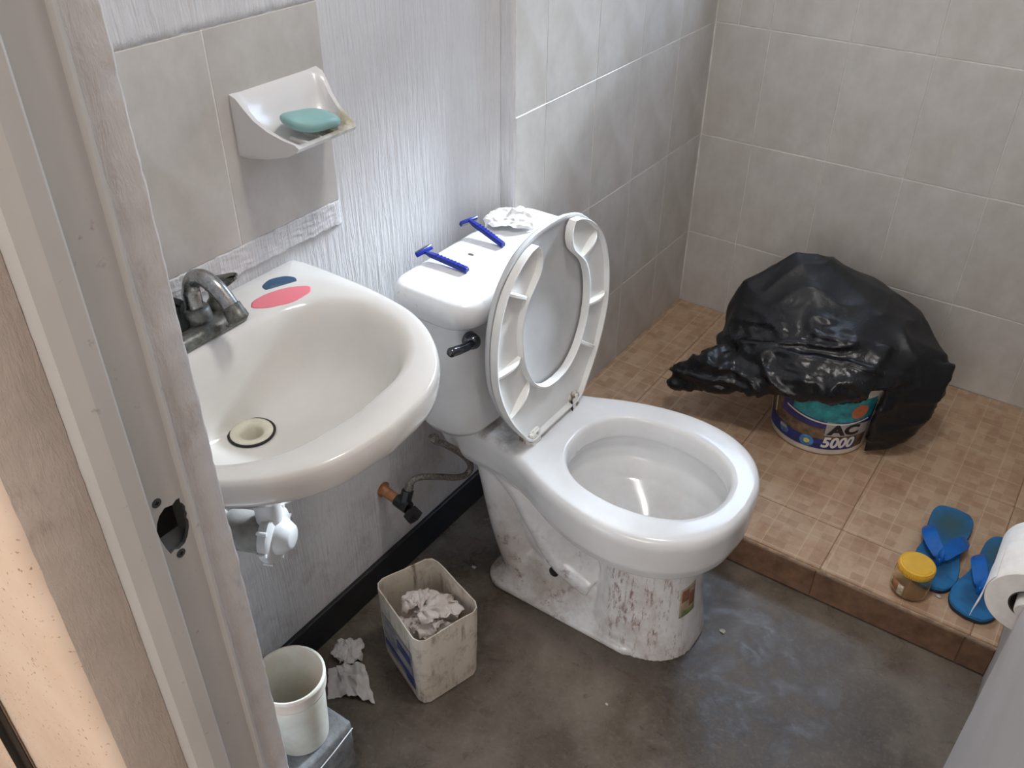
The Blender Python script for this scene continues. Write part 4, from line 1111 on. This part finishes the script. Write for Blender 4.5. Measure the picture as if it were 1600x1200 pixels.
def wrap_text(name, body, mat, parent, dg0, z, size, off, sx=1.0, shear=.15, bold=.03):
    cu = bpy.data.curves.new('t', 'FONT'); cu.body = body; cu.size = size; cu.offset = size*bold; cu.shear = shear; cu.resolution_u = 3
    to = bpy.data.objects.new('t', cu); C.objects.link(to); dg = bpy.context.evaluated_depsgraph_get(); dg.update()
    me = bpy.data.meshes.new_from_object(to.evaluated_get(dg)); bm = bmesh.new(); bm.from_mesh(me)
    bpy.data.objects.remove(to); bpy.data.meshes.remove(me)
    bmesh.ops.triangulate(bm, faces=bm.faces)
    bmesh.ops.subdivide_edges(bm, edges=[e for e in bm.edges if e.calc_length() > size*.25], cuts=2)
    for v in bm.verts: v.co = bpt(dg0+math.degrees(v.co.x*sx/brad(z)), z+v.co.y, off)
    thicken(bm, .0004)
    return mk(name, bm, mat, parent, False)
wrap_text('lettering', 'AC', 'bk_ink', lab, 13, .072, .042, .0024, 1.25, 0.0, .05)['label'] = 'dark letters AC'
wrap_text('lettering', '5000', 'bk_white', lab, 8.0, .030, .045, .0024, .86, .1, .036)['label'] = 'white numerals 5000'

bm = bmesh.new()
# stuffed body leaning over the bucket
hull(bm, [(.45, 1.99, .512), (.495, 2.02, .512), (.54, 2.08, .472), (.36, 1.93, .425), (.33, 1.92, .34), (.36, 2.10, .38), (.45, 2.19, .40), (.60, 2.18, .405),
          (.70, 2.12, .405), (.78, 2.06, .39), (.845, 2.00, .352), (.80, 1.93, .38), (.62, 1.85, .40), (.50, 1.83, .37), (.40, 1.84, .33),
          (.36, 1.82, .25), (.50, 1.79, .275), (.66, 1.80, .29), (.76, 1.84, .31), (.40, 2.12, .24), (.6, 2.2, .24), (.8, 2.1, .24), (.85, 1.98, .33)])
# front roll of the folded mouth
hull(bm, [(.33, 1.765, .235), (.33, 1.79, .275), (.42, 1.755, .225), (.45, 1.775, .285), (.55, 1.765, .255), (.60, 1.775, .315), (.70, 1.79, .285), (.74, 1.82, .325), (.55, 1.88, .30), (.74, 1.90, .30), (.40, 1.86, .30), (.36, 1.82, .24)])
# tail pointing left
hull(bm, [(.275, 1.752, .245), (.282, 1.738, .195), (.285, 1.752, .190), (.283, 1.768, .236), (.33, 1.738, .193), (.335, 1.760, .265), (.345, 1.79, .26), (.40, 1.76, .285), (.44, 1.755, .225), (.42, 1.84, .25), (.44, 1.84, .31)])
# right lobe hanging to the floor
hull(bm, [(.742, 1.868, .102), (.752, 1.86, .29), (.80, 1.90, .120), (.845, 1.94, .20), (.872, 1.96, .315), (.868, 1.99, .345), (.80, 1.92, .37), (.75, 2.08, .100), (.82, 2.06, .115), (.85, 2.05, .30), (.765, 1.90, .100)])
# filling between the front roll and the body
hull(bm, [(.40, 1.80, .25), (.42, 1.79, .30), (.70, 1.80, .28), (.72, 1.81, .33), (.42, 1.87, .38), (.74, 1.90, .40), (.40, 1.90, .27), (.76, 1.95, .27), (.58, 1.79, .33)])
b2 = remesh(bm, .0060, 10, .5)
bmesh.ops.recalc_face_normals(b2, faces=b2.faces); b2.normal_update()
def ridge(p, sx, sy, sz, o=0.0):
    q = Vector((p.x*sx+o, p.y*sy+o*.7, p.z*sz)); q += Vector((noise.noise(q*.7+Vector((3, 1, 9))), noise.noise(q*.7+Vector((8, 2, 5))), noise.noise(q*.7)))*.8
    return 1-2*abs(noise.noise(q))
for v in b2.verts:
    p = v.co.copy()
    front = min(1, max(0, (1.90-p.y)/.06)) if p.z > .30 else 1.0
    h = noise.noise(p*5)*.008
    h += (ridge(p, 4, 4, 3)-.5)*.008*(1-.4*front)                 # long soft folds of the stuffed body
    lobe = .45 if (p.x > .73 and p.z < .30) else 1.0
    h += front*lobe*(max(0, ridge(p, 7, 9, 18, 4))**3*.013 + (ridge(p, 20, 20, 34, 9)-.4)*.0040)
    h += (1-front)*(max(0, ridge(p, 9, 9, 5, 2))**2-.3)*.0075
    v.co += v.normal*h
    if v.co.z < SZ+.002: v.co.z = SZ+.002
bag = tag(mk('plastic_bag', b2, 'bag', None, True, loc=(.6, 1.95, SZ)), 'bulging black plastic rubbish bag slumped over the paint bucket', 'bag')

# ------------------------------------------------------------------ jar with yellow lid
JP = Vector((.954, 1.500, SZ+.0006)); JR = .0375
jar = empty('jar', JP, 'small clear empty jar with yellow lid on the step edge', 'jar')
bm = bmesh.new(); lathe(bm, [(.001, 0), (.030, 0), (.0355, .003), (.0375, .009), (.0378, .045), (.0365, .054), (.032, .060), (.0305, .066), (.0290, .066), (.0305, .059), (.0345, .053), (.0360, .045), (.0357, .010), (.033, .0045), (.001, .003)], JP, (0, 0, 1), 48, False, False)
mk('jar_body', bm, 'jar', jar)
bm = bmesh.new(); lathe(bm, [(.0325, .058), (.0345, .059), (.0350, .062), (.0350, .072), (.0342, .0752), (.0310, .0765), (.0300, .0758), (.0292, .0768), (.010, .0770), (.001, .0770)], JP, (0, 0, 1), 56, True, True)
lid = mk('jar_lid', bm, 'yellow', jar, True, auto=40)
bm = bmesh.new()
for k in range(48):
    a = 2*PI*k/48; lathe(bm, [(.0009, .0605), (.0009, .0725)], JP+Vector((.0350*math.cos(a), .0350*math.sin(a), 0)), (0, 0, 1), 5)
mk('lid_ridges', bm, 'yellow', lid)
def jpatch(nm, mat, par, d0, d1, z0, z1, off):
    bm = bmesh.new(); r = JR+off; L_ = []
    for i in range(9):
        a = math.radians(d0+(d1-d0)*i/8); L_.append([bm.verts.new(JP+Vector((r*math.cos(a), r*math.sin(a), z))) for z in (z0, z1)])
    for a, b in zip(L_, L_[1:]): bm.faces.new((a[0], b[0], b[1], a[1]))
    thicken(bm, .0004); return mk(nm, bm, mat, par)
jl = jpatch('jar_label', 'jar_label', jar, -150, -112, .018, .040, .0009); jpatch('jar_code', 'jar_code', jl, -118, -100, .012, .038, .0015)

# ------------------------------------------------------------------ blue sandals
def sandal(label, loc, rz, flip):
    o = empty('sandal', (0, 0, 0), label, 'sandal', 'pair of blue sandals')
    half = [(0, .135), (.030, .128), (.042, .105), (.043, .07), (.038, .02), (.040, -.02), (.048, -.07), (.046, -.105), (.030, -.130), (0, -.138)]
    s1 = [(p.x, p.y) for p in spline([(x, y, 0) for x, y in half], 5)]
    poly = s1+[(-x*(1.0 if y > -.05 else .94), y) for x, y in reversed(s1)][1:-1]
    def rg(f, z): return [Vector((x*f*flip, y*(1-(1-f)*.35), z)) for x, y in poly]
    bm = bmesh.new(); loft(bm, [rg(.985, .0005), rg(1.0, .003), rg(1.0, .009)]); mk('outsole', bm, 'sandal_side', o, True, auto=50)
    bm = bmesh.new(); loft(bm, [rg(1.0, .009), rg(1.0, .0145), rg(.975, .016), rg(.5, .0155)]); mk('footbed', bm, 'sandal', o, True, auto=50)
    bm = bmesh.new()
    T = Vector((.004*flip, -.068, .018))
    for s in (-1, 1):
        pts = spline([T+Vector((0, 0, -.004)), T+Vector((s*.004, .010, .016)), Vector((s*.020, -.030, .040)), Vector((s*.035, .004, .036)), Vector((s*.040, .038, .018)), Vector((s*.040, .046, .008))], 6)
        rr = []
        for i, p in enumerate(pts):
            d_ = (pts[min(i+1, len(pts)-1)]-pts[max(i-1, 0)]).normalized(); wd_ = d_.cross(Vector((s*.5, 0, .8))).normalized()
            tpar = i/(len(pts)-1); hw = .0035+.0115*math.sin(PI*min(1, tpar*1.1))**.8*(1 if tpar < .75 else .85); nn = wd_.cross(d_).normalized()*.0018
            rr.append([p+wd_*hw+nn, p-wd_*hw+nn, p-wd_*hw-nn, p+wd_*hw-nn])
        loft(bm, rr)
    mk('strap', bm, 'strap', o, True, auto=50)
    bm = bmesh.new(); tube(bm, [T+Vector((0, 0, -.006)), T+Vector((0, .004, .014))], .0045, 12); mk('toe_post', bm, 'strap', o)
    o.location = loc; o.rotation_euler = (0, 0, rz); return o
sandal('blue rubber sandal nearest the bag, behind the yellow-lidded jar', (.981, 1.655, SZ+.001), math.radians(1), 1)
sandal('blue rubber sandal partly hidden behind the toilet paper roll', (1.0865, 1.620, SZ+.0012), math.radians(-8), -1)
crumple('crumb', (1.010, 1.515, SZ), (.010, .008, .007), 12, 'debris', 'tiny pale crumb beside the jar and sandal', 'scrap', n=8)

# ------------------------------------------------------------------ toilet paper on its holder
RC = Vector((1.0875, .862, .738)); RR = .0435
roll = empty('toilet_paper_roll', RC, 'white toilet paper roll with torn tail on the right wall', 'toilet paper')
bm = bmesh.new(); n_ = 72
prof = [(.0195, 0), (.0425, 0), (RR, .0012), (RR, .0985), (.0425, .0997), (.0195, .0997), (.0195, 0)]
lathe(bm, prof, RC, (0, 1, 0), n_, False, False); mk('paper', bm, 'paper', roll, True, auto=50)
bm = bmesh.new(); lathe(bm, [(.0196, -.0003), (.0196, .100), (.0180, .100), (.0180, -.0003), (.0196, -.0003)], RC, (0, 1, 0), 40, False, False); mk('core', bm, 'cardboard', roll, True, auto=50)
# torn tail hanging from the left side
bm = bmesh.new(); g = []
for j in range(15):
    t = j/14; row = []
    ang = PI+.35-.35*min(1, t*3)
    for i in range(9):
        s = i/8
        ymax = .004+.05*(1-t)**1.4
        y = RC.y+.001+s*ymax+.002*noise.noise(Vector((s*4, t*9, 3)))
        if t < .33: a_ = PI-.5+1.5*t; p = Vector((RC.x+(RR+.0006)*math.cos(a_), y, RC.z+(RR+.0006)*math.sin(a_)))
        else: p = Vector((RC.x-RR-.0006+.004*math.sin(t*5)*(t-.33), y, RC.z-(t-.33)*.072))
        row.append(bm.verts.new(p))
    g.append(row)
for a, b in zip(g, g[1:]):
    for i in range(8): bm.faces.new((a[i], a[i+1], b[i+1], b[i]))
thicken(bm, .0005); mk('paper_tail', bm, 'paper', roll, True, auto=50)
hold = empty('paper_holder', (RX, .91, .738), 'white toilet roll holder on the right wall', 'holder')
bm = bmesh.new(); lathe(bm, [(.011, -.012), (.0125, -.010), (.0125, .112), (.011, .114)], RC, (0, 1, 0), 24); mk('spindle', bm, 'white_pvc', hold, True, auto=40)
for y in (RC.y-.013, RC.y+.106):
    boxo('arm', (RC.x+.016, y, RC.z-.010), (RX, y+.006, RC.z+.012), 'white_pvc', hold, .002, 2)
    boxo('arm_end', (RC.x-.009, y+.0005, RC.z-.009), (RC.x+.018, y+.0055, RC.z+.009), 'white_pvc', hold, .002, 2)
boxo('wall_plate', (RX-.004, RC.y-.02, RC.z-.02), (RX, RC.y+.12, RC.z+.02), 'white_pvc', hold, .0015, 2)

# ------------------------------------------------------------------ small debris on the concrete
rr = random.Random(11)
for i, (x, y, s, lbl) in enumerate(((.135, 1.10, .010, 'small white chip on the floor beside the black baseboard'), (.665, 1.255, .012, 'white scrap on the floor near the shower step'), (.185, 1.02, .007, 'tiny pale chip on the floor behind the jug'), (.555, .965, .006, 'tiny pale speck on the floor in front of the toilet foot'))):
    crumple('floor_scrap', (x, y, 0), (s, s*.7, s*.5), 90+i, 'debris', lbl, 'scrap', 'scraps on the concrete', n=6)
